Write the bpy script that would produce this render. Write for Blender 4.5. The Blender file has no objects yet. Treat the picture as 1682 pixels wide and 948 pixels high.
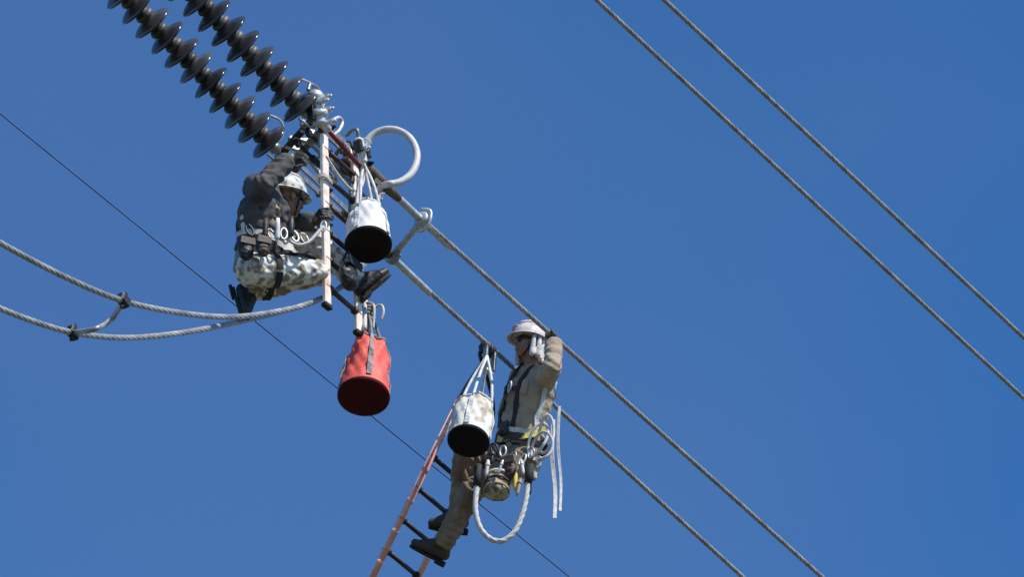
import bpy, math, random
import numpy as np
from mathutils import Vector as V, Matrix, noise
from mathutils.bvhtree import BVHTree

random.seed(7)
R = math.radians
scene = bpy.context.scene
COL = scene.collection

# ------------------------------------------------------------------ camera
ELEV = R(35.0)                      # the photographer stands on the ground and looks up through a long lens
CAM = V((0.0, 0.0, 1.7))
DIST = 40.0
FOC = 10000.0                       # focal length in photograph pixels (photo is 1682 wide)
cam_d = bpy.data.cameras.new("camera")
cam_d.sensor_width = 36.0
cam_d.lens = 36.0 * FOC / 1682.0
cam_d.clip_start = 0.1
cam_d.clip_end = 20000.0
cam = bpy.data.objects.new("camera", cam_d)
COL.objects.link(cam)
cam.location = CAM
cam.rotation_euler = (R(90) + ELEV, 0, 0)
scene.camera = cam

# ------------------------------------------------------------------ daylight
SUN_EL, SUN_AZ = R(50.0), R(128.0)      # azimuth from +Y (away) towards +X (right)
SUN_DIR = V((math.sin(SUN_AZ) * math.cos(SUN_EL), math.cos(SUN_AZ) * math.cos(SUN_EL), math.sin(SUN_EL)))
world = bpy.data.worlds.new("World")
scene.world = world
world.use_nodes = True
wn = world.node_tree
bg = wn.nodes["Background"]
sky = wn.nodes.new("ShaderNodeTexSky")
sky.sky_type = 'NISHITA'
sky.sun_disc = False
sky.sun_elevation = SUN_EL
sky.sun_rotation = SUN_AZ
sky.altitude = 0
sky.air_density = 1.0
sky.dust_density = 0.0
sky.ozone_density = 10.0
bg.inputs[1].default_value = 0.15
hs_ = wn.nodes.new("ShaderNodeHueSaturation")      # the camera's vivid colour rendering of a deep blue sky
hs_.inputs["Saturation"].default_value = 1.14
wn.links.new(sky.outputs[0], hs_.inputs["Color"])
# pale haze painted into the sky colour by noise, offset to whiten the left
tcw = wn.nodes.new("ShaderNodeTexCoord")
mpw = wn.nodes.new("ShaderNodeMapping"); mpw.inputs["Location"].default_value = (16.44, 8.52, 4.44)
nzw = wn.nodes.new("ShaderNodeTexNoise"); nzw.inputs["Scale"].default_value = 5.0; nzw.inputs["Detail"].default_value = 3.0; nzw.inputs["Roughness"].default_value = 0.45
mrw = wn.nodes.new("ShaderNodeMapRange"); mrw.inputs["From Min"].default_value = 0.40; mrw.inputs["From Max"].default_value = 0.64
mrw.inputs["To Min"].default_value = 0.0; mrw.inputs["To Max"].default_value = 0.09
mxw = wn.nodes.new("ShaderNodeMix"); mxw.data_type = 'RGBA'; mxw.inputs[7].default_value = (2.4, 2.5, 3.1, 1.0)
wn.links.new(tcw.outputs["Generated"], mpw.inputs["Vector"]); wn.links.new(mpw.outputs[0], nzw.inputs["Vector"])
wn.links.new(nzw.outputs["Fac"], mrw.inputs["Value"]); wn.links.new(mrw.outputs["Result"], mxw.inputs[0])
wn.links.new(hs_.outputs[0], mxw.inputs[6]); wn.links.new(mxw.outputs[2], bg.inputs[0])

sun_d = bpy.data.lights.new("sun", 'SUN')
sun_d.energy = 5.0
sun_d.angle = R(0.5)
sun_d.color = (1.0, 0.95, 0.87)
sun = bpy.data.objects.new("sun", sun_d)
COL.objects.link(sun)
sun.rotation_euler = (-SUN_DIR).to_track_quat('-Z', 'Y').to_euler()
sun.location = (0, -10, 60)

scene.view_settings.view_transform = 'Standard'
scene.view_settings.look = 'None'
scene.view_settings.exposure = 0.0
scene.view_settings.gamma = 1.0
scene.render.filter_size = 1.1

# ------------------------------------------------------------------ measuring the place from the photograph
CF = V((0, math.cos(ELEV), math.sin(ELEV)))
CU = V((0, -math.sin(ELEV), math.cos(ELEV)))
CR = V((1, 0, 0))
ZUP = V((0, 0, 1))
YAW = V((0, 1, 0))

def ray(px, py):
    return CF + CR * ((px - 841.0) / FOC) + CU * ((474.0 - py) / FOC)

def PL(px, py, Q, n):
    """point seen at a photo pixel that lies in the plane through Q with normal n"""
    d = ray(px, py)
    return CAM + d * ((Q - CAM).dot(n) / d.dot(n))

def HZ(px, py, z):
    return PL(px, py, V((0, 0, z)), ZUP)

def YP(px, py, y):
    return PL(px, py, V((0, y, 0)), YAW)

LINE_A = (700, 366)
P0 = CAM + ray(*LINE_A) * DIST
Z0 = P0.z                                            # the bundle hangs level at this height
UP_A, UP_B = HZ(700, 366, Z0), HZ(1347, 946, Z0)     # upper sub-conductor
LO_A, LO_B = HZ(646, 425, Z0), HZ(1218, 947, Z0)     # lower sub-conductor
H = ((UP_B - UP_A).normalized() + (LO_B - LO_A).normalized()).normalized()
PN = V((H.y, -H.x, 0))                               # level, across the line, towards the camera's right
if PN.x < 0: PN = -PN

def up_line(px, py): return HZ(px, py, Z0)

# ------------------------------------------------------------------ materials
def mat(name, col, rough=0.6, metal=0.0, var=0.25, scale=12.0, bump=0.0, bscale=60.0, col2=None, coat=0.0, detail=4.0, lo=0.35, hi=0.65, spec=0.5):
    m = bpy.data.materials.new(name)
    m.use_nodes = True
    nt = m.node_tree
    b = nt.nodes["Principled BSDF"]
    b.inputs["Roughness"].default_value = rough
    b.inputs["Metallic"].default_value = metal
    b.inputs["Coat Weight"].default_value = coat
    b.inputs["Specular IOR Level"].default_value = spec
    tc = nt.nodes.new("ShaderNodeTexCoord")
    nz = nt.nodes.new("ShaderNodeTexNoise")
    nz.inputs["Scale"].default_value = scale
    nz.inputs["Detail"].default_value = detail
    nt.links.new(tc.outputs["Object"], nz.inputs["Vector"])
    rp = nt.nodes.new("ShaderNodeValToRGB")
    c2 = col2 if col2 else tuple(c * (1 - var) for c in col)
    rp.color_ramp.elements[0].position = lo
    rp.color_ramp.elements[1].position = hi
    rp.color_ramp.elements[0].color = (*c2, 1)
    rp.color_ramp.elements[1].color = (*col, 1)
    nt.links.new(nz.outputs["Fac"], rp.inputs["Fac"])
    nt.links.new(rp.outputs["Color"], b.inputs["Base Color"])
    mr = nt.nodes.new("ShaderNodeMapRange")
    mr.inputs["To Min"].default_value = max(0.02, rough - 0.12)
    mr.inputs["To Max"].default_value = min(1.0, rough + 0.12)
    nt.links.new(nz.outputs["Fac"], mr.inputs["Value"])
    nt.links.new(mr.outputs["Result"], b.inputs["Roughness"])
    if bump > 0:
        n2 = nt.nodes.new("ShaderNodeTexNoise")
        n2.inputs["Scale"].default_value = bscale
        n2.inputs["Detail"].default_value = 3
        nt.links.new(tc.outputs["Object"], n2.inputs["Vector"])
        bp = nt.nodes.new("ShaderNodeBump")
        bp.inputs["Strength"].default_value = bump
        bp.inputs["Distance"].default_value = 0.01
        nt.links.new(n2.outputs["Fac"], bp.inputs["Height"])
        nt.links.new(bp.outputs["Normal"], b.inputs["Normal"])
    return m

M = {}
M['alu'] = mat("weathered aluminium strand", (0.42, 0.42, 0.42), 0.42, 0.25, 0.45, 9)
M['alu_bright'] = mat("bright aluminium casting", (0.66, 0.66, 0.65), 0.42, 0.45, 0.3, 30, bump=0.2)
M['steel'] = mat("galvanised steel", (0.36, 0.37, 0.38), 0.45, 0.6, 0.35, 30, bump=0.2)
M['dark_steel'] = mat("dark steel fitting", (0.06, 0.06, 0.065), 0.5, 0.5, 0.4, 30, bump=0.2)
M['porcelain'] = mat("dark glazed porcelain", (0.075, 0.073, 0.078), 0.20, 0.0, 0.45, 9, coat=0.1)
M['cap'] = mat("galvanised cap", (0.10, 0.10, 0.105), 0.55, 0.4, 0.4, 40)
M['rail_cream'] = mat("mottled cream fibreglass", (0.92, 0.82, 0.72), 0.55, 0, 0.22, 9, col2=(0.80, 0.54, 0.38), lo=0.34, hi=0.50)  # cream with orange mottling
M['rail_orange'] = mat("salmon orange fibreglass", (0.94, 0.54, 0.45), 0.35, 0, 0.25, 9, col2=(0.88, 0.36, 0.28), lo=0.38, hi=0.60)
M['rung_red'] = mat("dark red rung", (0.075, 0.030, 0.026), 0.5, 0, 0.4, 20)
M['rung_black'] = mat("black ribbed rung", (0.03, 0.028, 0.028), 0.6, 0, 0.4, 40)
M['red_pole'] = mat("red fibreglass pole", (0.26, 0.022, 0.022), 0.4, 0, 0.3, 20)
M['canvas'] = mat("white canvas", (0.82, 0.81, 0.78), 0.9, 0, 0.08, 8, bump=0.3, bscale=45)
M['canvas_old'] = mat("stained cream canvas", (0.80, 0.77, 0.68), 0.9, 0, 0.3, 13, bump=0.4, bscale=45, col2=(0.42, 0.35, 0.24), lo=0.36, hi=0.52)
M['black_vinyl'] = mat("black vinyl base", (0.010, 0.009, 0.009), 0.8, 0, 0.35, 14, bump=0.3, spec=0.2)
M['red_vinyl'] = mat("red vinyl canvas", (0.90, 0.125, 0.092), 0.62, 0, 0.2, 11, bump=0.6, bscale=22)
M['red_vinyl_shaded'] = mat("red vinyl base with painted shade", (0.085, 0.006, 0.008), 0.8, 0, 0.3, 11, bump=0.3, spec=0.2)  # red vinyl darkened: underside shade put into the base colour
M['rope_white'] = mat("white rope", (0.72, 0.70, 0.66), 0.85, 0, 0.25, 60, bump=0.5, bscale=160)
M['rope_grey'] = mat("grey rope", (0.30, 0.29, 0.28), 0.85, 0, 0.35, 60, bump=0.5, bscale=160)
M['hose'] = mat("pale grey cable jacket", (0.66, 0.65, 0.63), 0.55, 0, 0.2, 20)
M['web_white'] = mat("white webbing", (0.80, 0.79, 0.76), 0.85, 0, 0.35, 22)
M['web_black'] = mat("black webbing", (0.025, 0.024, 0.024), 0.8, 0, 0.3, 40)
M['web_grey'] = mat("grey webbing", (0.34, 0.31, 0.31), 0.85, 0, 0.3, 40)
M['web_yellow'] = mat("yellow webbing", (0.78, 0.68, 0.16), 0.75, 0, 0.15, 40)
M['web_tan'] = mat("tan webbing", (0.50, 0.36, 0.24), 0.85, 0, 0.3, 40)
M['skin'] = mat("sunburnt skin", (0.36, 0.19, 0.13), 0.55, 0, 0.2, 30)
M['shirt_tan'] = mat("brown work shirt", (0.42, 0.34, 0.245), 0.9, 0, 0.25, 9, bump=0.35, bscale=40, col2=(0.35, 0.275, 0.195))
M['trouser_brown'] = mat("brown work trousers", (0.33, 0.245, 0.165), 0.9, 0, 0.3, 8, bump=0.35, bscale=40, col2=(0.19, 0.125, 0.085))
M['jacket_dark'] = mat("charcoal jacket", (0.095, 0.088, 0.086), 0.85, 0, 0.3, 8, bump=0.4, bscale=35)
M['shirt_grey'] = mat("grey tan shirt", (0.36, 0.32, 0.26), 0.9, 0, 0.35, 10, bump=0.35, bscale=40)
M['trouser_khaki'] = mat("mottled khaki trousers", (0.80, 0.77, 0.70), 0.9, 0, 0.4, 19, bump=0.35, bscale=40, col2=(0.30, 0.25, 0.18), lo=0.42, hi=0.52)  # camouflage mottling; its pale patches also put sun highlights into the colour
M['leather_black'] = mat("black leather", (0.022, 0.021, 0.023), 0.5, 0, 0.3, 20, bump=0.3)
M['leather_brown'] = mat("worn brown leather", (0.075, 0.045, 0.032), 0.6, 0, 0.4, 15, bump=0.3)
M['rubber'] = mat("dark rubber sole", (0.02, 0.02, 0.02), 0.8, 0, 0.3, 30)
M['glove_dark'] = mat("dark work glove", (0.075, 0.072, 0.075), 0.7, 0, 0.3, 20, bump=0.3)
M['helmet'] = mat("white hard hat shell", (0.80, 0.79, 0.78), 0.35, 0, 0.08, 14)
M['helmet_dusty'] = mat("dusty hard hat shell", (0.72, 0.64, 0.60), 0.45, 0, 0.2, 18, col2=(0.52, 0.43, 0.40))
M['helmet_scuffed'] = mat("scuffed hard hat shell", (0.66, 0.65, 0.63), 0.5, 0, 0.5, 26, col2=(0.22, 0.21, 0.20), lo=0.40, hi=0.52)
M['sticker'] = mat("faded red sticker", (0.62, 0.22, 0.22), 0.5, 0, 0.3, 30)
M['lens_dark'] = mat("dark glasses", (0.01, 0.01, 0.012), 0.15, 0, 0.2, 20)
M['pouch_tan'] = mat("tan canvas pouch", (0.46, 0.38, 0.26), 0.9, 0, 0.5, 20, bump=0.5, bscale=60, col2=(0.13, 0.10, 0.055), lo=0.40, hi=0.55)
M['tape_brown'] = mat("greased brown wrap", (0.17, 0.125, 0.085), 0.7, 0, 0.5, 30, bump=0.5)
def vary(m, lo, hi):
    nt = m.node_tree; b = nt.nodes["Principled BSDF"]
    src = b.inputs["Base Color"].links[0].from_socket
    oi = nt.nodes.new("ShaderNodeObjectInfo"); mr = nt.nodes.new("ShaderNodeMapRange")
    mr.inputs["To Min"].default_value = lo; mr.inputs["To Max"].default_value = hi
    nt.links.new(oi.outputs["Random"], mr.inputs["Value"])
    hv = nt.nodes.new("ShaderNodeHueSaturation")
    nt.links.new(mr.outputs["Result"], hv.inputs["Value"]); nt.links.new(src, hv.inputs["Color"])
    nt.links.new(hv.outputs["Color"], b.inputs["Base Color"])
vary(M['porcelain'], .45, 1.5); vary(M['cap'], .5, 1.6)
M['ground'] = mat("dry grassland", (0.105, 0.100, 0.065), 0.95, 0, 0.4, 0.02, col2=(0.05, 0.058, 0.030))
M['far_wire'] = mat("haze blue wire", (0.075, 0.14, 0.36), 0.6, 0.0, 0.2, 2)  # distant haze put into the wire's colour as a blue tint

# ------------------------------------------------------------------ mesh building
def ortho(d, ref=None):
    d = d.normalized()
    r = ref if ref is not None else (ZUP if abs(d.z) < 0.9 else V((1, 0, 0)))
    x = r - d * r.dot(d)
    if x.length < 1e-5:
        x = V((0.3, 1, 0.2)); x = x - d * x.dot(d)
    x.normalize()
    return x, d.cross(x)

class MB:
    def __init__(s):
        s.v, s.f, s.sm = [], [], []
    def add(s, vs, fs, smooth=True):
        o = len(s.v)
        s.v += [V(p) for p in vs]
        for f in fs:
            s.f.append([i + o for i in f]); s.sm.append(smooth)
        return s
    def tube(s, pts, r, n=10, caps=True, ref=None, smooth=True, prof=None, twist=0.0):
        pts = [V(p) for p in pts]
        m = len(pts)
        rs = r if isinstance(r, (list, tuple)) else [r] * m
        x = None; vs = []; fs = []; acc = 0.0
        for i in range(m):
            t = (pts[min(i + 1, m - 1)] - pts[max(i - 1, 0)])
            t = t.normalized() if t.length > 1e-9 else V((0, 0, 1))
            if x is None: x, y = ortho(t, ref)
            else:
                x = x - t * x.dot(t)
                x.normalize(); y = t.cross(x)
            if i: acc += (pts[i] - pts[i - 1]).length
            for k in range(n):
                a = 2 * math.pi * k / n
                q = rs[i] * (prof(a) if prof else 1.0)
                a2 = a + twist * acc
                vs.append(pts[i] + x * (q * math.cos(a2)) + y * (q * math.sin(a2)))
        for i in range(m - 1):
            for k in range(n):
                k2 = (k + 1) % n
                fs.append((i * n + k, i * n + k2, (i + 1) * n + k2, (i + 1) * n + k))
        s.add(vs, fs, smooth)
        if caps:
            o = len(s.v) - len(vs)
            s.f.append([o + k for k in reversed(range(n))]); s.sm.append(False)
            s.f.append([o + (m - 1) * n + k for k in range(n)]); s.sm.append(False)
        return s
    def lathe(s, prof, org, axis, n=24, ref=None, wob=None, close=False, smooth=True, xs=1.0, ys=1.0):
        x, y = ortho(axis, ref); a = axis.normalized()
        vs = []; fs = []; m = len(prof)
        for i, (r, z) in enumerate(prof):
            for k in range(n):
                t = 2 * math.pi * k / n
                rr = r + (wob(t, z) if wob else 0)
                vs.append(org + x * (rr * xs * math.cos(t)) + y * (rr * ys * math.sin(t)) + a * z)
        for i in range(m - 1):
            for k in range(n):
                k2 = (k + 1) % n
                fs.append((i * n + k, i * n + k2, (i + 1) * n + k2, (i + 1) * n + k))
        if close:
            fs.append(tuple(reversed(range(n))))
            fs.append(tuple((m - 1) * n + k for k in range(n)))
        return s.add(vs, fs, smooth)
    def box(s, c, X, Y, Z, sx, sy, sz, bev=0.004):
        """chamfered box; X Y Z unit axes, full sizes"""
        hx, hy, hz = sx / 2, sy / 2, sz / 2
        b = min(bev, hx * .45, hy * .45, hz * .45)
        vs = []; idx = {}
        def pv(i, j, k, w):
            p = [hx * i, hy * j, hz * k]
            q = [p[0] - (b * i if w != 0 else 0), p[1] - (b * j if w != 1 else 0), p[2] - (b * k if w != 2 else 0)]
            idx[(i, j, k, w)] = len(vs)
            vs.append(c + X * q[0] + Y * q[1] + Z * q[2])
        for i in (-1, 1):
            for j in (-1, 1):
                for k in (-1, 1):
                    for w in range(3): pv(i, j, k, w)
        fs = []
        for i in (-1, 1):
            fs.append([idx[(i, a, bb, 0)] for a, bb in ((-1, -1), (1, -1), (1, 1), (-1, 1))])
            fs.append([idx[(a, i, bb, 1)] for a, bb in ((-1, -1), (1, -1), (1, 1), (-1, 1))])
            fs.append([idx[(a, bb, i, 2)] for a, bb in ((-1, -1), (1, -1), (1, 1), (-1, 1))])
            for j in (-1, 1):
                fs.append([idx[(i, j, -1, 0)], idx[(i, j, 1, 0)], idx[(i, j, 1, 1)], idx[(i, j, -1, 1)]])
                fs.append([idx[(i, -1, j, 0)], idx[(i, 1, j, 0)], idx[(i, 1, j, 2)], idx[(i, -1, j, 2)]])
                fs.append([idx[(-1, i, j, 1)], idx[(1, i, j, 1)], idx[(1, i, j, 2)], idx[(-1, i, j, 2)]])
                for k in (-1, 1):
                    fs.append([idx[(i, j, k, w)] for w in range(3)])
        # make every face look outward
        cc = V(c); out = []
        for f in fs:
            p = [vs[q] for q in f]
            nrm = (p[1] - p[0]).cross(p[2] - p[0])
            mid = sum(p, V()) / len(p)
            out.append(f if nrm.dot(mid - cc) > 0 else f[::-1])
        return s.add(vs, out, False)
    def beam(s, a, b, w, h, ref, bev=0.004):
        d = (b - a); x, y = ortho(d, ref)
        return s.box((a + b) / 2, x, y, d.normalized(), w, h, d.length, bev)
    def cap(s, a, b, ra, rb, n=14):
        d = b - a; L = d.length
        ax = d.normalized() if L > 1e-6 else V((0, 0, 1))
        pr = []
        for i in range(7):
            t = -math.pi / 2 + (math.pi / 2) * i / 6
            pr.append((max(1e-4, ra * math.cos(t)), ra * math.sin(t)))
        for i in range(7):
            t = (math.pi / 2) * i / 6
            pr.append((max(1e-4, rb * math.cos(t)), L + rb * math.sin(t)))
        return s.lathe(pr, a, ax, n, close=True)
    def ell(s, c, X, Y, Z, rx, ry, rz, n=20, m=12):
        vs = []; fs = []
        for i in range(m + 1):
            t = -math.pi / 2 + math.pi * i / m
            for k in range(n):
                a = 2 * math.pi * k / n
                q = max(1e-3, math.cos(t))
                vs.append(c + X * (rx * q * math.cos(a)) + Y * (ry * q * math.sin(a)) + Z * (rz * math.sin(t)))
        for i in range(m):
            for k in range(n):
                k2 = (k + 1) % n
                fs.append((i * n + k, i * n + k2, (i + 1) * n + k2, (i + 1) * n + k))
        fs.append(tuple(reversed(range(n)))); fs.append(tuple(m * n + k for k in range(n)))
        return s.add(vs, fs)
    def plate(s, outline, c, X, Y, th):
        Z = X.cross(Y).normalized(); n = len(outline)
        vs = [c + X * a + Y * b - Z * th / 2 for a, b in outline] + [c + X * a + Y * b + Z * th / 2 for a, b in outline]
        fs = [tuple(reversed(range(n))), tuple(range(n, 2 * n))]
        fs += [(k, (k + 1) % n, n + (k + 1) % n, n + k) for k in range(n)]
        return s.add(vs, fs, False)
    def bolt(s, c, ax, r=0.012, L=0.03):
        ax = ax.normalized()
        s.lathe([(r, -L / 2), (r, L / 2)], c, ax, 6, close=True, smooth=False)
        s.lathe([(r * .5, L / 2), (r * .5, L / 2 + r)], c, ax, 8, close=True)
        return s
    def mesh(s, name, org, m):
        me = bpy.data.meshes.new(name)
        me.from_pydata([tuple(p - org) for p in s.v], [], s.f)
        me.polygons.foreach_set("use_smooth", s.sm)
        me.materials.append(m); me.update()
        return me
    def build(s, name, m, parent=None, org=None):
        root = parent
        while root is not None and root.parent is not None: root = root.parent
        if root is not None: o_ = V(root.location)
        elif org is not None: o_ = V(org)
        else: o_ = sum(s.v, V()) / len(s.v)
        ob = bpy.data.objects.new(name, s.mesh(name, o_, m))
        COL.objects.link(ob)
        if parent is not None: ob.parent = parent
        else: ob.location = o_
        return ob

def tag(o, label=None, cat=None, group=None, kind=None):
    if label: o["label"] = label
    if cat: o["category"] = cat
    if group: o["group"] = group
    if kind: o["kind"] = kind
    return o

def thing(name, loc, label, cat, group=None):
    o = bpy.data.objects.new(name, None)
    o.empty_display_size = 0.1
    COL.objects.link(o); o.location = loc
    return tag(o, label, cat, group)

def spline(pts, n=8):
    pts = [V(p) for p in pts]; out = []
    q = [pts[0] * 2 - pts[1]] + pts + [pts[-1] * 2 - pts[-2]]
    for i in range(1, len(q) - 2):
        a, b, c, d = q[i - 1], q[i], q[i + 1], q[i + 2]
        for k in range(n):
            t = k / n
            out.append(0.5 * ((2 * b) + (c - a) * t + (2 * a - 5 * b + 4 * c - d) * t * t + (3 * b - a - 3 * c + d) * t ** 3))
    out.append(pts[-1])
    return out

def resample(pts, step):
    L = [0]
    for a, b in zip(pts, pts[1:]): L.append(L[-1] + (b - a).length)
    n = max(2, int(L[-1] / step)); out = []; j = 0
    for i in range(n + 1):
        d = L[-1] * i / n
        while j < len(pts) - 2 and L[j + 1] < d: j += 1
        t = (d - L[j]) / max(1e-9, L[j + 1] - L[j])
        out.append(pts[j].lerp(pts[j + 1], t))
    return out

def strand(pts, r, lobes=6, pitch=0.36, step=0.02):
    """a stranded conductor: lobed section twisted along its length"""
    mb = MB()
    pf = lambda a: 0.84 + 0.20 * abs(math.cos(a * lobes / 2.0))
    mb.tube(resample(pts, step), r, n=lobes * 5, prof=pf, twist=2 * math.pi / pitch)
    return mb

# ------------------------------------------------------------------ the setting
g = MB()
g.add([V((-9000, -9000, 0)), V((9000, -9000, 0)), V((9000, 9000, 0)), V((-9000, 9000, 0))], [(0, 1, 2, 3)], False)
tag(g.build("ground", M['ground'], org=V((0, 0, 0))), kind="structure")

# ------------------------------------------------------------------ conductors
def along(a, b, l0, l1):
    d = (b - a).normalized()
    return [a + d * l0, b + d * l1]

def sag(a, b, amount, n=60):
    return [a.lerp(b, i / n) - ZUP * (amount * 4 * (i / n) * (1 - i / n)) for i in range(n + 1)]

CR_ = 0.0165
up_pts = along(UP_A, UP_B, 0.0, 6.0)
lo_pts = along(LO_A, LO_B, 0.0, 6.0)
grp = "paired conductors of the line"
tag(strand(up_pts, CR_).build("conductor", M['alu']), "pale stranded conductor gripped by the standing worker, upper one of the workers' pair", "power line", grp)
tag(strand(lo_pts, CR_).build("conductor", M['alu']), "pale stranded conductor passing behind the standing worker's back, lower one of the workers' pair", "power line", grp)
# the neighbouring phase hangs higher and a little farther
Z1 = (CAM + ray(1300, 300) * 45.5).z
for (a, b, lab) in (((981, 0), (1679, 652), "bare stranded conductor of the empty pair at right, its lower left one"),
                    ((1092, 0), (1680.7, 554), "bare stranded conductor of the empty pair at right, its upper right one nearest the corner")):
    A, B = HZ(*a, Z1), HZ(*b, Z1)
    tag(strand(along(A, B, -4.0, 5.0), CR_ * 1.05).build("conductor", M['alu']), lab, "power line", grp)
# thin wire far behind
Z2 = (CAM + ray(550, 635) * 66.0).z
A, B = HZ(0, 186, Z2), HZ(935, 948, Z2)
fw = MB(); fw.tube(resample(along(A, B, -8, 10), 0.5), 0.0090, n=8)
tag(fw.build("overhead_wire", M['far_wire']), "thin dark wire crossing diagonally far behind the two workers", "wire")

# ------------------------------------------------------------------ insulator strings
disc_prof = [(0.030, -0.040), (0.050, -0.036), (0.056, -0.014), (0.085, 0.000), (0.115, 0.012), (0.136, 0.026), (0.141, 0.036), (0.136, 0.042),
             (0.126, 0.032), (0.118, 0.032), (0.112, 0.050), (0.106, 0.032), (0.092, 0.030), (0.086, 0.052), (0.079, 0.028), (0.066, 0.026), (0.060, 0.046), (0.052, 0.026), (0.020, 0.026)]
cap_prof = [(0.010, -0.094), (0.034, -0.094), (0.042, -0.088), (0.044, -0.074), (0.054, -0.068), (0.062, -0.054), (0.064, -0.034), (0.056, -0.026)]
pin_prof = [(0.012, 0.024), (0.013, 0.056), (0.021, 0.060), (0.021, 0.070), (0.006, 0.072)]
def disc_mesh():
    z = V((0, 0, 1)); o = V((0, 0, 0))
    d = MB().lathe(disc_prof, o, z, 32).mesh("insulator_disc", o, M['porcelain'])
    c = MB().lathe(cap_prof, o, z, 18, close=True).mesh("metal_cap", o, M['cap'])
    p = MB().lathe(pin_prof, o, z, 12, close=True).mesh("pin", o, M['steel'])
    return d, c, p
DM, CM, PM = disc_mesh()
def insulator_string(first, last, kmin, kmax, kfirst, klast, label):
    B = HZ(*last, Z0)
    A0 = CAM + ray(*first) * ((B - CAM).dot(CF))          # the strings climb towards the tower and stay fairly square to the view
    A = CAM + ray(*first) * ((B - CAM).dot(CF) - .28 * (A0 - B).length)
    step = (B - A) / (klast - kfirst)
    q = step.normalized().to_track_quat('Z', 'Y')
    root = thing("insulator_string", B, label, "insulator", "dark insulator strings")
    proto = None
    for k in range(kmin, kmax + 1):
        p = A + step * (k - kfirst) - B
        if proto is None:
            d = bpy.data.objects.new("insulator_disc", DM); c = bpy.data.objects.new("metal_cap", CM); n = bpy.data.objects.new("pin", PM)
            proto = (d, c, n)
        else:
            d, c, n = (o.copy() for o in proto)
        for o in (d, c, n): COL.objects.link(o)
        d.parent = root; c.parent = d; n.parent = d
        d.location = p; d.rotation_mode = 'QUATERNION'
        wob = (q.to_matrix() @ Matrix.Rotation(R(random.uniform(-3.2, 3.2)), 3, 'X') @ Matrix.Rotation(R(random.uniform(-3.2, 3.2)), 3, 'Y')).to_quaternion()
        d.rotation_quaternion = wob
        sc = step.length / 0.150
        d.scale = (1, 1, sc)
    return B, step
LS_END, LSTEP = insulator_string((220, 7), (436, 228), -5, 9, 0, 9, "string of dark insulator discs ending above the crouching worker's raised arm")
RS_END, RSTEP = insulator_string((322, -5), (488, 169), -4, 7, 0, 7, "string of dark insulator discs ending at the pale clamp above the cream ladder")

# ------------------------------------------------------------------ end fittings between strings and conductors
LU = H                                                    # along the line
U_END = RS_END + H * 0.13
L_END = LS_END + H * 0.13
# yoke plate joining the two strings
yk = thing("yoke_plate", (U_END + L_END) / 2 + H * 0.12, "steel yoke plate joining the ends of the two insulator strings", "yoke plate")
mid = (U_END + L_END) / 2 + H * 0.10
spanv = U_END - L_END; sp = spanv.length; PX = spanv.normalized(); HX = (H - PX * H.dot(PX)).normalized()
for off, w in ((-.035, .045), (.065, .05)):
    ol = [(-sp / 2 - .06, off), (-sp / 2 - .04, off - w / 2), (sp / 2 + .04, off - w / 2), (sp / 2 + .06, off), (sp / 2 + .04, off + w / 2), (-sp / 2 - .04, off + w / 2)]
    MB().plate(ol, mid, PX, HX, 0.020).build("plate", M['steel'] if off > 0 else M['dark_steel'], yk)
for q in (-.25, .0, .22):
    MB().box(mid + PX * sp * q + HX * .015, PX, HX, PX.cross(HX), .03, .14, .035, .005).build("brace", M['alu_bright'], yk)
for e in (U_END, L_END):
    b = MB().bolt(e + H * 0.08, ZUP, 0.022, 0.06)
    b.build("bolt", M['dark_steel'], yk)
    c = MB()
    c.beam(e - H * 0.10 + ZUP * .02, e + H * 0.10 + ZUP * .024, 0.014, 0.05, ZUP)
    c.beam(e - H * 0.10 - ZUP * .02, e + H * 0.10 - ZUP * .024, 0.014, 0.05, ZUP)
    c.tube([e - H * 0.16, e - H * 0.08], 0.03, 10)
    c.build("clevis", M['steel'], yk)

for se, st, e in ((RS_END, RSTEP, U_END), (LS_END, LSTEP, L_END)):
    c = MB(); c.tube(spline([se + st * .25, se + st * .8, e + H * .02, e + H * .10]), .021, 10)
    c.ell(se + st * .62, H, PN, ZUP, .045, .04, .04)
    c.build("socket_link", M['steel'], yk)
    for sg in (-1, 1):
        MB().tube(spline([e + ZUP * .03 * sg, e + ZUP * .12 * sg + PN * .05, e - H * .06 + ZUP * .17 * sg + PN * .06, e - H * .16 + ZUP * .16 * sg + PN * .04]), .0085, 8).build("arcing_horn", M['alu_bright'] if sg > 0 else M['steel'], yk)
for i, (t_, off, ln) in enumerate(((.25, .05, .34), (.45, -.03, .42), (.62, .07, .30), (.80, -.05, .40))):
    b0 = L_END.lerp(U_END, t_) + H * .08 + ZUP * off
    lk = MB(); e1 = b0 + H * ln + ZUP * random.uniform(-.08, .02)
    lk.tube([b0, b0.lerp(e1, .1), b0.lerp(e1, .9), e1], [.010, .014, .014, .010], 10)
    for q in (b0, e1): lk.lathe([(.026, -.014), (.032, -.01), (.032, .01), (.026, .014)], q, PN, 12, close=True)
    lk.lathe([(.022, -.05), (.026, -.04), (.026, .04), (.022, .05)], b0.lerp(e1, .5), H, 10, close=True)
    lk.build("tension_link", M['alu_bright'] if i % 2 == 0 else M['dark_steel'], yk)

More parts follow.
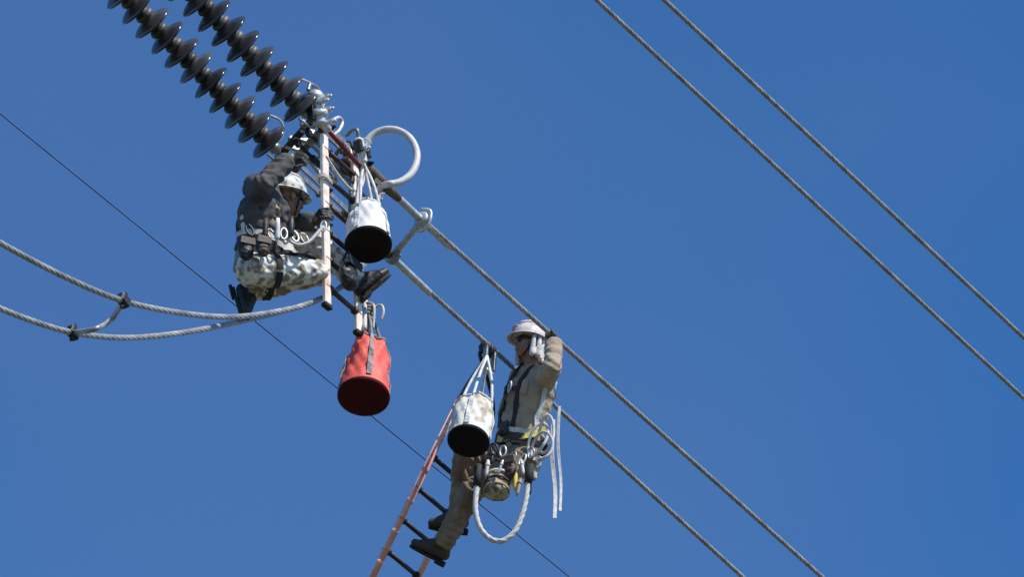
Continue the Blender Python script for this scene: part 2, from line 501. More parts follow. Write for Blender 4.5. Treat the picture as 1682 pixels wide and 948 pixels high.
def dead_end(a, b, label, sleeve_px):
    """link bars, jaw body and compression sleeve from the yoke to the conductor"""
    d = (b - a); L = d.length; d = d.normalized()
    x, y = ortho(d, ZUP)
    t = thing("dead_end_clamp", b, label, "line clamp", "dead end clamps")
    lk = MB()
    for s in (-1, 1):
        lk.beam(a + y * .028 * s, a + d * (L * .55) + y * .028 * s, 0.045, 0.012, ZUP)
    lk.build("link_bar", M['steel'], t)
    for q in (0.02, 0.30, 0.53):
        MB().bolt(a + d * (L * q), y, 0.020, 0.10).build("bolt", M['dark_steel'], t)
    bd = MB()
    bd.tube([a + d * (L * .50), a + d * (L * .56), a + d * (L * .62), a + d * (L * .86), a + d * L], [0.022, 0.036, 0.040, 0.036, 0.026], 14)
    bd.box(a + d * (L * .72) - ZUP * .05, d, y, ZUP, 0.13, 0.05, 0.07, 0.008)
    bd.build("clamp_body", M['tape_brown'], t)
    sl = MB().tube([b - d * .05, b + d * .02, b + d * sleeve_px, b + d * (sleeve_px + .04)], [0.022, 0.026, 0.025, 0.018], 16)
    sl.build("sleeve", M['alu_bright'], t)
    pd = MB()
    pd.box(a + d * (L * .72) - ZUP * .10, d, y, ZUP, 0.09, 0.02, 0.10, 0.004)
    for s in (-1, 1): pd.bolt(a + d * (L * .72 + .025 * s) - ZUP * .11, y, 0.012, 0.04)
    pd.build("jumper_pad", M['alu_bright'], t)
    return a + d * (L * .72) - ZUP * .14
PAD_U = dead_end(U_END + H * .19, up_line(655, 326), "brown wrapped dead end clamp behind the white bucket, on the upper conductor", 0.62)
PAD_L = dead_end(L_END + H * .19, up_line(646, 425), "brown wrapped dead end clamp on the lower conductor, mostly behind the cream ladder", 0.45)
# conductor reaches back into the clamp on the upper side
# ------------------------------------------------------------------ jumper cables
def jpts(px, Q): return [PL(x, y, Q, PN) for x, y in px]
JA = jpts([(-160, 300), (-60, 362), (0, 399), (100, 452), (200, 494), (300, 515), (380, 521), (450, 513), (510, 498), (565, 468), (606, 415)], UP_A)
JA.append(PAD_U)
JB = jpts([(-160, 425), (-60, 480), (0, 507), (60, 530), (120, 547), (190, 555), (260, 552), (340, 540), (430, 520), (515, 496), (575, 462), (600, 430)], LO_A)
JB.append(PAD_L)
tag(strand(spline(JA, 10), 0.0185).build("jumper_cable", M['alu']), "sagging jumper cable on the left, the upper one, passing under the crouching worker's boot", "jumper cable", "sagging jumper cables")
tag(strand(spline(JB, 10), 0.0185).build("jumper_cable", M['alu']), "sagging jumper cable on the left, the lower one, dipping lowest beside the spacer", "jumper cable", "sagging jumper cables")
a, b = PL(203, 494, UP_A, PN), PL(120, 547, LO_A, PN)
js = thing("jumper_spacer", (a + b) / 2, "short bent spacer with clamps linking the two sagging jumper cables", "spacer")
m1 = PL(184, 524, (a + b) / 2, PN); m2 = PL(155, 541, (a + b) / 2, PN)
MB().tube(spline([a, m1, m2, b], 8), 0.017, 10).build("rod", M['alu'], js)
for q, nb in ((a, JA), (b, JB)):
    dirv = H * .9 + V((0, 0, -0.25)); dirv.normalize()
    c = MB(); x, y = ortho(dirv, ZUP)
    c.box(q, dirv, y, x, 0.085, 0.055, 0.07, 0.010); c.bolt(q + x * .04, x, 0.016, 0.04); c.bolt(q - x * .045, -x, 0.012, 0.03)
    c.build("clamp", M['dark_steel'], js)
# bundle spacer near the ladder
a, b = up_line(694, 361), up_line(644, 422)
bs = thing("bundle_spacer", (a + b) / 2, "pale spacer bar holding the two conductors apart beside the white bucket", "spacer")
MB().tube([b, b.lerp(a, .1), b.lerp(a, .72), b.lerp(a, .85)], [0.016, 0.022, 0.022, 0.015], 12).build("bar", M['alu_bright'], bs)
x, y = ortho(H, ZUP)
for q, dd in ((a, (b - a).normalized()), (b, (a - b).normalized())):
    c = MB()
    c.lathe([(0.045, -.03), (0.052, -.02), (0.052, .02), (0.045, .03)], q, H, 14, close=True)
    c.box(q + dd * .07, H, dd, H.cross(dd).normalized(), 0.045, 0.10, 0.05, 0.008)
    c.bolt(q + dd * .06 + H * .03, H, 0.014, 0.03)
    c.build("clamp", M['alu_bright'] if q is a else M['steel'], bs)
# hooked retainer at the top clamp
MB().tube(spline([a + ZUP * .075 - H * .02, a + ZUP * .05 + PN * .06, a - ZUP * .04 + PN * .055, a - ZUP * .09 + PN * .0, a - ZUP * .07 - PN * .05]), 0.011, 8).build("hook", M['alu_bright'], bs)

# ------------------------------------------------------------------ ladders
def ladder(top, bottom, rung_vec, n_rungs, first, rail_m, rung_m, label, wide, thin, tube_rails=False):
    d = (bottom - top); L = d.length; d = d.normalized()
    t = thing("ladder", bottom, label, "ladder", "rope access ladders")
    W = rung_vec.normalized()
    for s in (0, 1):
        o = rung_vec * s
        r = MB()
        if tube_rails:
            r.tube([top + o, bottom + o], wide * .5, 18)
            for k in range(7):
                q = (top + o).lerp(bottom + o, .06 + .15 * k)
                r.tube([q - d * .016, q - d * .012, q + d * .012, q + d * .016], [wide * .5, wide * .56, wide * .56, wide * .5], 18)
        else:
            r.beam(top + o, bottom + o, wide, thin, W, 0.006)
        rail = r.build("rail", rail_m, t)
        e = MB(); e.beam(bottom + o - d * .002, bottom + o + d * .03, wide + .012, thin + .012, W, 0.006)
        e.build("end_cap", M['rubber'], rail)
    for i in range(n_rungs):
        c = top + d * (first + i * (L - first) / (n_rungs - .35))
        m_ = MB(); m_.tube([c - W * .02, c + rung_vec + W * .02], 0.0165, 12)
        for s in (0, 1): m_.lathe([(0.026, -.012), (0.026, .012)], c + rung_vec * s - W * (wide * .5 + .004) * (1 if s else -1), W, 12, close=True)
        m_.build("rung", rung_m, t)
    return t

QL = UP_A + PN * 0.10
L1T, L1B = PL(532, 222, QL, PN), PL(537, 500, QL, PN)
YL = L1T.y
lad1 = ladder(L1T, L1B, H * 0.36, 6, 0.10, M['rail_cream'], M['rung_red'], "cream fibreglass ladder hanging upright between the crouching worker and the white bucket", 0.066, 0.030)
# hooks carrying it
for s in (0, 1):
    q = L1T + H * .36 * s
    hk = MB(); u = ZUP
    hk.tube(spline([q - u * .08 - PN * .03, q + u * .02 - PN * .03, q + u * .12 - PN * .04, q + u * .17 - PN * .10, q + u * .12 - PN * .16]), 0.014, 10)
    hk.build("hook", M['steel'], lad1)
# rope lashing round the rail
lash = MB()
c = PL(533, 298, QL, PN)
for k in range(3):
    lash.tube(spline([c + PN * .03 + H * .045 + ZUP * .01 * k, c + PN * .03 - H * .05 + ZUP * .01 * k, c - PN * .03 - H * .05 + ZUP * .01 * k, c - PN * .03 + H * .045 + ZUP * .01 * k, c + PN * .03 + H * .045 + ZUP * .01 * k]), 0.006, 8)
lash.build("lashing", M['rope_white'], lad1)

HOOK2 = up_line(799, 572) - ZUP * .02
L2T, L2B = PL(757, 652, HOOK2, H), PL(592, 990, HOOK2, H)
lad2 = ladder(L2T, L2B, H * 0.40, 6, 0.22, M['rail_orange'], M['rung_black'], "orange fibreglass ladder hanging askew under the standing worker's boots", 0.046, 0.046, True)
hk = MB()
d2 = (L2T - HOOK2).normalized()
hk.tube(spline([L2T - d2 * -.05, L2T - d2 * .1, HOOK2 + d2 * .10 + PN * .03, HOOK2 + PN * .045, HOOK2 + ZUP * .05, HOOK2 - PN * .05, HOOK2 - PN * .04 - ZUP * .07]), 0.014, 10)
hk.tube(spline([L2T + H * .40, L2T + H * .3 - d2 * .12, HOOK2 + d2 * .12 + H * .1, HOOK2 + d2 * .06 + H * .05]), 0.013, 10)
hk.build("hook", M['dark_steel'], lad2)

# ------------------------------------------------------------------ hot-line tools around the yoke
def spot(px, py, Q=QL, n=PN): return PL(px, py, Q, n)
tc = thing("strain_clamp", spot(520, 185), "bright bolted strain clamp standing up at the end of the insulators, above the cream ladder", "clamp")
q = QL + PN * .02
c0, c1 = PL(519, 160, q, PN), PL(526, 205, q, PN)
b = MB()
b.tube(spline([c1, c0.lerp(c1, .5), c0]), [0.045] * 17, 14)
b.ell(c0, H, PN, ZUP, .062, .055, .05)
b.lathe([(0.06, -.02), (0.066, -.012), (0.066, .012), (0.06, .02)], c0.lerp(c1, .62), (c1 - c0), 14, close=True)
b.build("body", M['alu_bright'], tc)
j = MB(); 
for dx in (-.05, .055):
    j.beam(c0.lerp(c1, .2) + H * dx - PN * .02, c0.lerp(c1, 1.0) + H * dx * 1.3 - PN * .02, .028, .05, H)
j.build("jaw", M['dark_steel'], tc)
for k, (u, w) in enumerate(((.0, .05), (.45, .06), (.9, .06), (.3, -.05))):
    MB().bolt(c0.lerp(c1, u) + PN * .055 + H * w * .5, PN + H * .2, 0.020, 0.05).build("bolt", M['alu_bright'], tc)
MB().tube(spline([c0 - H * .09 + ZUP * .0, c0 - H * .07 + ZUP * .06, c0 + ZUP * .085, c0 + H * .08 + ZUP * .05, c0 + H * .085 - ZUP * .03]), 0.012, 8).build("eye_ring", M['steel'], tc)
rp = thing("strain_pole", spot(565, 245), "red fibreglass strain pole slanting from the strain clamp to the pulley block", "pole")
pa, pb = PL(530, 203, q, PN), PL(600, 283, q, PN)
MB().tube([pa, pb], 0.016, 12).build("rod", M['red_pole'], rp)
for e, s in ((pa, 1), (pb, -1)):
    d = (pb - pa).normalized() * s
    MB().tube([e - d * .06, e - d * .02, e + d * .06, e + d * .07], [.02, .03, .03, .022], 12).build("end_fitting", M['alu_bright'] if s > 0 else M['rung_red'], rp)
# second tie under it
tp = thing("turnbuckle", spot(560, 300), "steel turnbuckle slanting behind the ladder rungs, below the red strain pole", "turnbuckle")
pa2, pb2 = PL(505, 232, QL - PN * .2, PN), PL(612, 335, QL - PN * .2, PN)
dd = (pb2 - pa2).normalized(); xx, yy = ortho(dd, ZUP)
MB().tube([pa2, pb2], 0.012, 10).build("screw", M['steel'], tp)
fb = MB()
for s in (-1, 1): fb.beam(pa2.lerp(pb2, .25) + yy * .028 * s, pa2.lerp(pb2, .75) + yy * .028 * s, .02, .012, ZUP)
for k in (.25, .75): fb.lathe([(.036, -.02), (.036, .02)], pa2.lerp(pb2, k), dd, 12, close=True)
fb.build("frame", M['alu_bright'], tp)
# corner hook plate right of the strain clamp
cp = thing("hook_plate", spot(556, 212), "small pale bent hook plate sticking up right of the strain clamp", "hook")
MB().tube(spline([PL(543, 199, q, PN), PL(556, 193, q, PN), PL(562, 201, q, PN), PL(557, 214, q, PN), PL(548, 222, q, PN)]), .013, 10).build("hook", M['alu_bright'], cp)

# pulley block and sling above the white bucket
pq = QL + PN * .16
blk = thing("pulley_block", PL(594, 255, pq, PN), "white pulley block with dark cheek plates hanging above the white bucket", "pulley")
t0, t1 = PL(589, 226, pq, PN), PL(597, 268, pq, PN)
MB().beam(t0, t1, .05, .05, H, .012).build("body", M['web_white'], blk)
ck = MB()
for s in (-1, 1): ck.beam(t0.lerp(t1, .25) + H * .045 * s + PN * .01, t0.lerp(t1, .72) + H * .045 * s + PN * .01, .03, .06, H, .01)
ck.build("cheek_plate", M['dark_steel'], blk)
MB().bolt(t0.lerp(t1, .5) + PN * .035, PN, .02, .03).build("bolt", M['alu_bright'], blk)
MB().tube(spline([t0, t0 + ZUP * .05 - H * .02, t0 + ZUP * .08 - PN * .05, t0 + ZUP * .05 - PN * .1]), .012, 8).build("hook", M['steel'], blk)

# small chain hoist between the ladder rails
ch = thing("chain_hoist", PL(573, 272, QL - PN * .02, PN), "dark red chain hoist hanging between the cream ladder's rails above the white bucket", "hoist")
hc_ = PL(573, 272, QL - PN * .06, PN)
mb = MB(); mb.lathe([(.02, -.05), (.058, -.045), (.064, -.02), (.064, .02), (.058, .045), (.02, .05)], hc_, PN, 20, close=True)
mb.box(hc_ + ZUP * .06, H, PN, ZUP, .06, .07, .08, .01); mb.build("body", M['rung_red'], ch)
MB().tube(spline([hc_ + ZUP * .10, hc_ + ZUP * .15 + H * .03, hc_ + ZUP * .19, hc_ + ZUP * .17 - H * .04]), .010, 8).build("top_hook", M['dark_steel'], ch)
lv = MB(); lv.beam(hc_ + PN * .06, hc_ + PN * .07 - ZUP * .20 - H * .06, .03, .014, H); lv.build("lever", M['dark_steel'], ch)
cn = MB()
for i in range(14):
    c_ = hc_ - ZUP * (.07 + .026 * i) + H * .02
    ax_ = H if i % 2 else PN
    cn.tube([c_ + ax_ * .009 * math.cos(a) + ZUP * .019 * math.sin(a) for a in [2 * math.pi * k / 10 for k in range(11)]], .0045, 6, caps=False)
cn.build("chain", M['steel'], ch)
# slack sling rope draped from the upright to the block
sl_ = [PL(x, y, QL + PN * .07, PN) for x, y in ((536, 256), (548, 276), (562, 296), (577, 311), (589, 312), (597, 297), (598, 268))]
tag(MB().tube(spline(sl_, 8), .0085, 8).build("sling_rope", M['rope_white']), "slack white sling rope drooping from the cream ladder's rail up to the pulley block", "rope")
# the big cable loop
lp_y = PL(640, 255, pq, PN).y
ring = []
for k in range(0, 33):
    a_ = R(152 - k * 8.1)
    ring.append(YP(640 + 45 * math.cos(a_), 257 - 45 * math.sin(a_) * 1.0, lp_y + 0.10 * math.sin(a_ * .5)))
ring = [YP(596, 246, lp_y - .02)] + ring
loop = thing("cable_loop", ring[0], "pale grey cable bent into a big open ring against the sky", "cable")
MB().tube(spline(ring[:-2] + [YP(628, 306, lp_y), YP(618, 316, lp_y + .05)], 3), 0.0235, 14).build("cable", M['hose'], loop)
MB().tube([ring[0].lerp(ring[1], -.4), ring[1], ring[2]], .032, 12).build("ferrule", M['alu_bright'], loop)
MB().tube([YP(640, 301, lp_y), YP(627, 309, lp_y)], .031, 12).build("ferrule", M['dark_steel'], loop)

# ------------------------------------------------------------------ tool buckets
def bucket(name, bot, axis, rb, rt, L, mb_, mbase, label, hang, strap_m, gather=0.0, hang_m=None, seams=4, front=0.0):
    """soft canvas bucket; bot is the centre of its base, axis points up its length"""
    axis = axis.normalized()
    t = thing("tool_bucket", bot, label, "tool bucket", "canvas tool buckets")
    ref = -CF; x, y = ortho(axis, ref)
    ph = random.uniform(0, 6)
    soft = 1.7 if gather > .02 else 1.0
    wob = lambda a, z: soft * max(0.0, min(1.0, (z - .03) / .08)) * (0.010 * math.sin(3 * a + ph + z * 9) * (z / L) + 0.005 * math.sin(7 * a - z * 24 + ph) * (0.3 + z / L) + 0.004 * math.sin(13 * a + z * 40))
    pr = [(rb * .995, .005), (rb, .02)]
    for i in range(1, 15):
        u = i / 14
        r_ = rb + (rt - rb) * (u ** 1.2) - gather * max(0, u - .8) / .2
        pr.append((r_, L * u))
    inn = [(r_ - .008, z) for r_, z in pr[::-1]]
    body = MB().lathe(pr + inn, bot, axis, 64, ref, wob).build("body", mb_, t)
    bs_ = MB().lathe([(.002, -.012), (rb * .5, -.010), (rb * .93, -.004), (rb * 1.02, .004), (rb * 1.03, .018), (rb * 1.0, .030)], bot, axis, 48, ref)
    bs_.build("base", mbase, t)
    top_r = pr[-1][0]
    rim = []
    for k in range(41):
        a = 2 * math.pi * k / 40
        rr = top_r + wob(a, L)
        rim.append(bot + axis * L + x * rr * math.cos(a) + y * rr * math.sin(a))
    MB().tube(rim, .011, 8, caps=False).build("rim", strap_m, t)
    # vertical webbing straps running down the sides and up to the hanging point
    for k in range(seams):
        a = front + 2 * math.pi * k / seams
        vs = []; fs = []
        zz = [L * .12 + (L * .9) * i / 12 for i in range(13)]
        rr = lambda z: np.interp(z, [p[1] for p in pr], [p[0] for p in pr])
        for z in zz:
            for dw, dr in ((-.016, .004), (.016, .004), (.016, .009), (-.016, .009)):
                aa = a + dw / rb
                q_ = float(rr(min(z, L))) + wob(aa, min(z, L)) + dr
                vs.append(bot + axis * z + x * q_ * math.cos(aa) + y * q_ * math.sin(aa))
        for i in range(12):
            for j_ in range(4):
                fs.append((i * 4 + j_, i * 4 + (j_ + 1) % 4, i * 4 + 4 + (j_ + 1) % 4, i * 4 + 4 + j_))
        MB().add(vs, fs, False).build("side_strap", strap_m, t)
        p0 = bot + axis * L + x * top_r * math.cos(a) + y * top_r * math.sin(a)
        MB().tube(spline([p0 - axis * .02, p0.lerp(hang, .5) + (p0 - bot - axis * L) * .12, hang]), .010, 8).build("handle_rope", hang_m or strap_m, t)
    return t

def axis_of(dx, tilt):      # leans dx to the side and tilt (degrees) away from the viewer at the top
    return V((dx, math.sin(R(tilt)), math.cos(R(tilt)))).normalized()

yb1 = PL(605, 404, pq, PN).y - .10
bucket("b1", YP(605, 404, yb1), axis_of(-.03, 14), .147, .112, .34, M['canvas'], M['black_vinyl'],
       "white canvas tool bucket with black base beside the cream ladder", YP(597, 268, yb1 + .10), M['web_white'], gather=.02, front=R(152))
yb2 = HOOK2.y - .30
bucket("b2", YP(769, 727, yb2), axis_of(.13, 14), .138, .128, .36, M['canvas_old'], M['black_vinyl'],
       "stained cream canvas tool bucket with black base in front of the standing worker's hip", YP(800, 585, yb2 + .22), M['web_white'], gather=.015, front=R(75))
yb3 = PL(597, 655, QL, PN).y - .05
bucket("b3", YP(597, 654, yb3), axis_of(.06, 12), .162, .104, .50, M['red_vinyl'], M['red_vinyl_shaded'],
       "red tool bucket with shade-darkened red base hanging below the cream ladder", YP(605, 512, yb3 + .13), M['web_grey'], gather=.022, hang_m=M['rope_grey'], front=R(8))
# rope it hangs from
rb_ = thing("hand_line", YP(605, 512, yb3 + .13), "knotted grey rope holding the red bucket under the ladder", "rope")
kp = YP(605, 512, yb3 + .13)
MB().tube(spline([L1B + H * .36 + PN * .05, kp + ZUP * .08 - V((.02, 0, 0)), kp]), .013, 8).build("rope", M['rope_white'], rb_)
kn = MB()
for k in range(4):
    cc = kp + ZUP * (-.03 + .025 * k) + V((random.uniform(-.01, .01), 0, 0))
    kn.tube(spline([cc + V((.03, 0, .006)), cc + V((0, -.03, 0)), cc + V((-.03, 0, -.006)), cc + V((0, .03, 0)), cc + V((.03, 0, .006))]), .012, 8)
kn.build("knot", M['rope_grey'], rb_)
for k, (dx, ln) in enumerate(((.03, .16), (.075, .09))):
    MB().tube(spline([kp, kp + V((dx, -.03, .03)), kp + V((dx * 1.3, -.05, -.03)), kp + V((dx * 1.1, -.04, -ln))]), .009, 8).build("rope_tail", M['rope_white'], rb_)

# ------------------------------------------------------------------ people
def ik(a, c, l1, l2, pole):
    d = (c - a); L = d.length; u = d / L
    if L > (l1 + l2) * .998:
        return a + d * (l1 / (l1 + l2))
    x = (l1 * l1 - l2 * l2 + L * L) / (2 * L); h_ = math.sqrt(max(0, l1 * l1 - x * x))
    p = pole - u * pole.dot(u); p.normalize()
    return a + u * x + p * h_

def ik_seen(a, c, l1, l2, px, py, near=1.0):
    """bend the joint so that it is seen nearest to the given place in the photograph"""
    best = None
    for k in range(72):
        t = 2 * math.pi * k / 72
        e = ik(a, c, l1, l2, CR * math.cos(t) + V((0, math.sin(t), 0)) + ZUP * .001) if False else None
        u = (c - a).normalized(); x, y = ortho(u)
        e = ik(a, c, l1, l2, x * math.cos(t) + y * math.sin(t))
        q = proj(e); s_ = math.hypot(q[0] - px, q[1] - py) + near * 30 * ((e - a).dot(CF) > 0)
        if best is None or s_ < best[0]: best = (s_, e)
    return best[1]

def proj(p):
    d = p - CAM; t = d.dot(CF)
    return (round(841 + FOC * d.dot(CR) / t), round(474 - FOC * d.dot(CU) / t))

def remeshed(mb, name, voxel, smooth=4, fold=0.0, fscale=9.0, creases=()):
    """union of closed shapes -> one continuous skin"""
    org = sum(mb.v, V()) / len(mb.v)
    tmp_me = bpy.data.meshes.new("tmp"); tmp_me.from_pydata([tuple(p - org) for p in mb.v], [], mb.f)
    tmp = bpy.data.objects.new("tmp", tmp_me); COL.objects.link(tmp)
    md = tmp.modifiers.new("r", 'REMESH'); md.mode = 'VOXEL'; md.voxel_size = voxel
    if smooth:
        sm = tmp.modifiers.new("s", 'SMOOTH'); sm.iterations = smooth; sm.factor = 0.5
    dg = bpy.context.evaluated_depsgraph_get()
    ev = tmp.evaluated_get(dg); me = ev.to_mesh()
    out = MB()
    vs = [v.co.copy() for v in me.vertices]; ns = [v.normal.copy() for v in me.vertices]
    fs = [tuple(p.vertices) for p in me.polygons]
    ev.to_mesh_clear()
    bpy.data.objects.remove(tmp); bpy.data.meshes.remove(tmp_me)
    if fold > 0:
        for i, v in enumerate(vs):
            w = v + org
            n1 = noise.noise(V((w.x * fscale, w.y * fscale, w.z * fscale * 1.9)))
            n2 = noise.noise(V((w.x * fscale * 2.3 + 5, w.y * fscale * 2.3, w.z * fscale * 4.0)))
            ridge = (1 - abs(n1) * 2.4) * .6 + n2 * .6
            cz = 0.0
            for (cp, ca, cr) in creases:
                dv = w - cp; dd_ = dv.length
                if dd_ < cr * 2:
                    al = dv.dot(ca) + .018 * noise.noise(V((w.x * 14, w.y * 14, w.z * 14)))
                    cz += math.sin(al * 2 * math.pi / .048) * math.exp(-(dd_ / cr) ** 2) * .55
            vs[i] = v + ns[i] * fold * (ridge + cz)
    out.add([v + org for v in vs], fs)
    return out

def bvh_of(*mbs):
    vs = []; fs = []
    for m in mbs:
        o = len(vs); vs += m.v; fs += [[i + o for i in f] for f in m.f]
    return BVHTree.FromPolygons([tuple(v) for v in vs], fs)

def strap_on(bvh, pts, w, lift=.006, th=.004, closed=False):
    pts = resample(spline(pts, 8), .02); vs = []; fs = []; hit = []
    for p in pts:
        loc, nrm, idx, dist = bvh.find_nearest(p)
        hit.append((loc, nrm))
    # smooth the normals and positions a little
    for _ in range(2):
        hit = [((hit[max(i - 1, 0)][0] + hit[i][0] * 2 + hit[min(i + 1, len(hit) - 1)][0]) / 4,
                (hit[max(i - 1, 0)][1] + hit[i][1] * 2 + hit[min(i + 1, len(hit) - 1)][1]).normalized()) for i in range(len(hit))]
    m = len(hit)
    for i, (l, n) in enumerate(hit):
        t = (hit[min(i + 1, m - 1)][0] - hit[max(i - 1, 0)][0]).normalized()
        sd = t.cross(n).normalized()
        for a, b in ((-w / 2, lift), (w / 2, lift), (w / 2, lift + th), (-w / 2, lift + th)):
            vs.append(l + sd * a + n * b)
    for i in range(m - 1):
        for k in range(4):
            fs.append((i * 4 + k, i * 4 + (k + 1) % 4, i * 4 + 4 + (k + 1) % 4, i * 4 + 4 + k))
    fs.append((3, 2, 1, 0)); fs.append(tuple((m - 1) * 4 + k for k in range(4)))
    return MB().add(vs, fs, False)

def patch(bvh, c, u, v, w, h, lift=.004, th=.010, n=7):
    """a sewn-on pocket: a thick cloth patch lying on the garment"""
    u = u.normalized(); v = v.normalized(); top = []; bot = []
    for i in range(n):
        for j in range(n):
            a = (i / (n - 1) - .5); b = (j / (n - 1) - .5)
            loc, nrm, *_ = bvh.find_nearest(c + u * (w * a) + v * (h * b))
            puff = th * (1 - .8 * max(abs(a), abs(b)) * 2 * .7)
            top.append(loc + nrm * (lift + puff)); bot.append(loc - nrm * .004)
    vs = top + bot; fs = []; N = n * n
    for i in range(n - 1):
        for j in range(n - 1):
            q = i * n + j
            fs.append((q, q + 1, q + n + 1, q + n)); fs.append((N + q, N + q + n, N + q + n + 1, N + q + 1))
    edge = [j for j in range(n)] + [i * n + n - 1 for i in range(1, n)] + [(n - 1) * n + j for j in range(n - 2, -1, -1)] + [i * n for i in range(n - 2, 0, -1)]
    for k in range(len(edge)):
        a, b = edge[k], edge[(k + 1) % len(edge)]
        fs.append((a, N + a, N + b, b))
    return MB().add(vs, fs, True)

def grip_hand(mb, c, axis, r, palm_dir, wrist, fat=1.0, bar_r=None):
    """hand closed round a bar: four fingers wrapping, thumb against them"""
    ax = axis.normalized(); pd = (palm_dir - ax * palm_dir.dot(ax)).normalized(); qd = ax.cross(pd)
    fr = .0105 * fat; R_ = r + fr * .8
    pc = c + pd * (R_ + .008)
    lens = (190, 225, 215, 175)
    for i in range(4):
        off = ax * ((i - 1.5) * .0215 * (1 + .1 * (fat - 1)))
        prev = None
        n_ = 6
        for k in range(n_ + 1):
            a = R(-15) + R(lens[i]) * k / n_
            p = c + off + (pd * math.cos(a) + qd * math.sin(a)) * R_ * (1.0 + .12 * (k % 2))
            if prev is not None: mb.cap(prev, p, fr, fr * (.98 - .03 * k), 8)
            prev = p
    mb.ell(pc, ax, qd, pd, .046 * fat, .038 * fat, .019 * fat)
    base = pc - qd * .03 - ax * .036
    t1 = c - ax * .052 + (pd * .4 - qd * 1.0) * (R_ + .004)
    t2 = c - ax * .040 + (-pd * .55 - qd * .75) * (R_ + .006)
    mb.cap(base, t1, .0145 * fat, .0125 * fat, 8); mb.cap(t1, t2, .012 * fat, .010 * fat, 8)
    mb.cap(pc - qd * .015, wrist, .026 * fat, .028 * fat, 12)

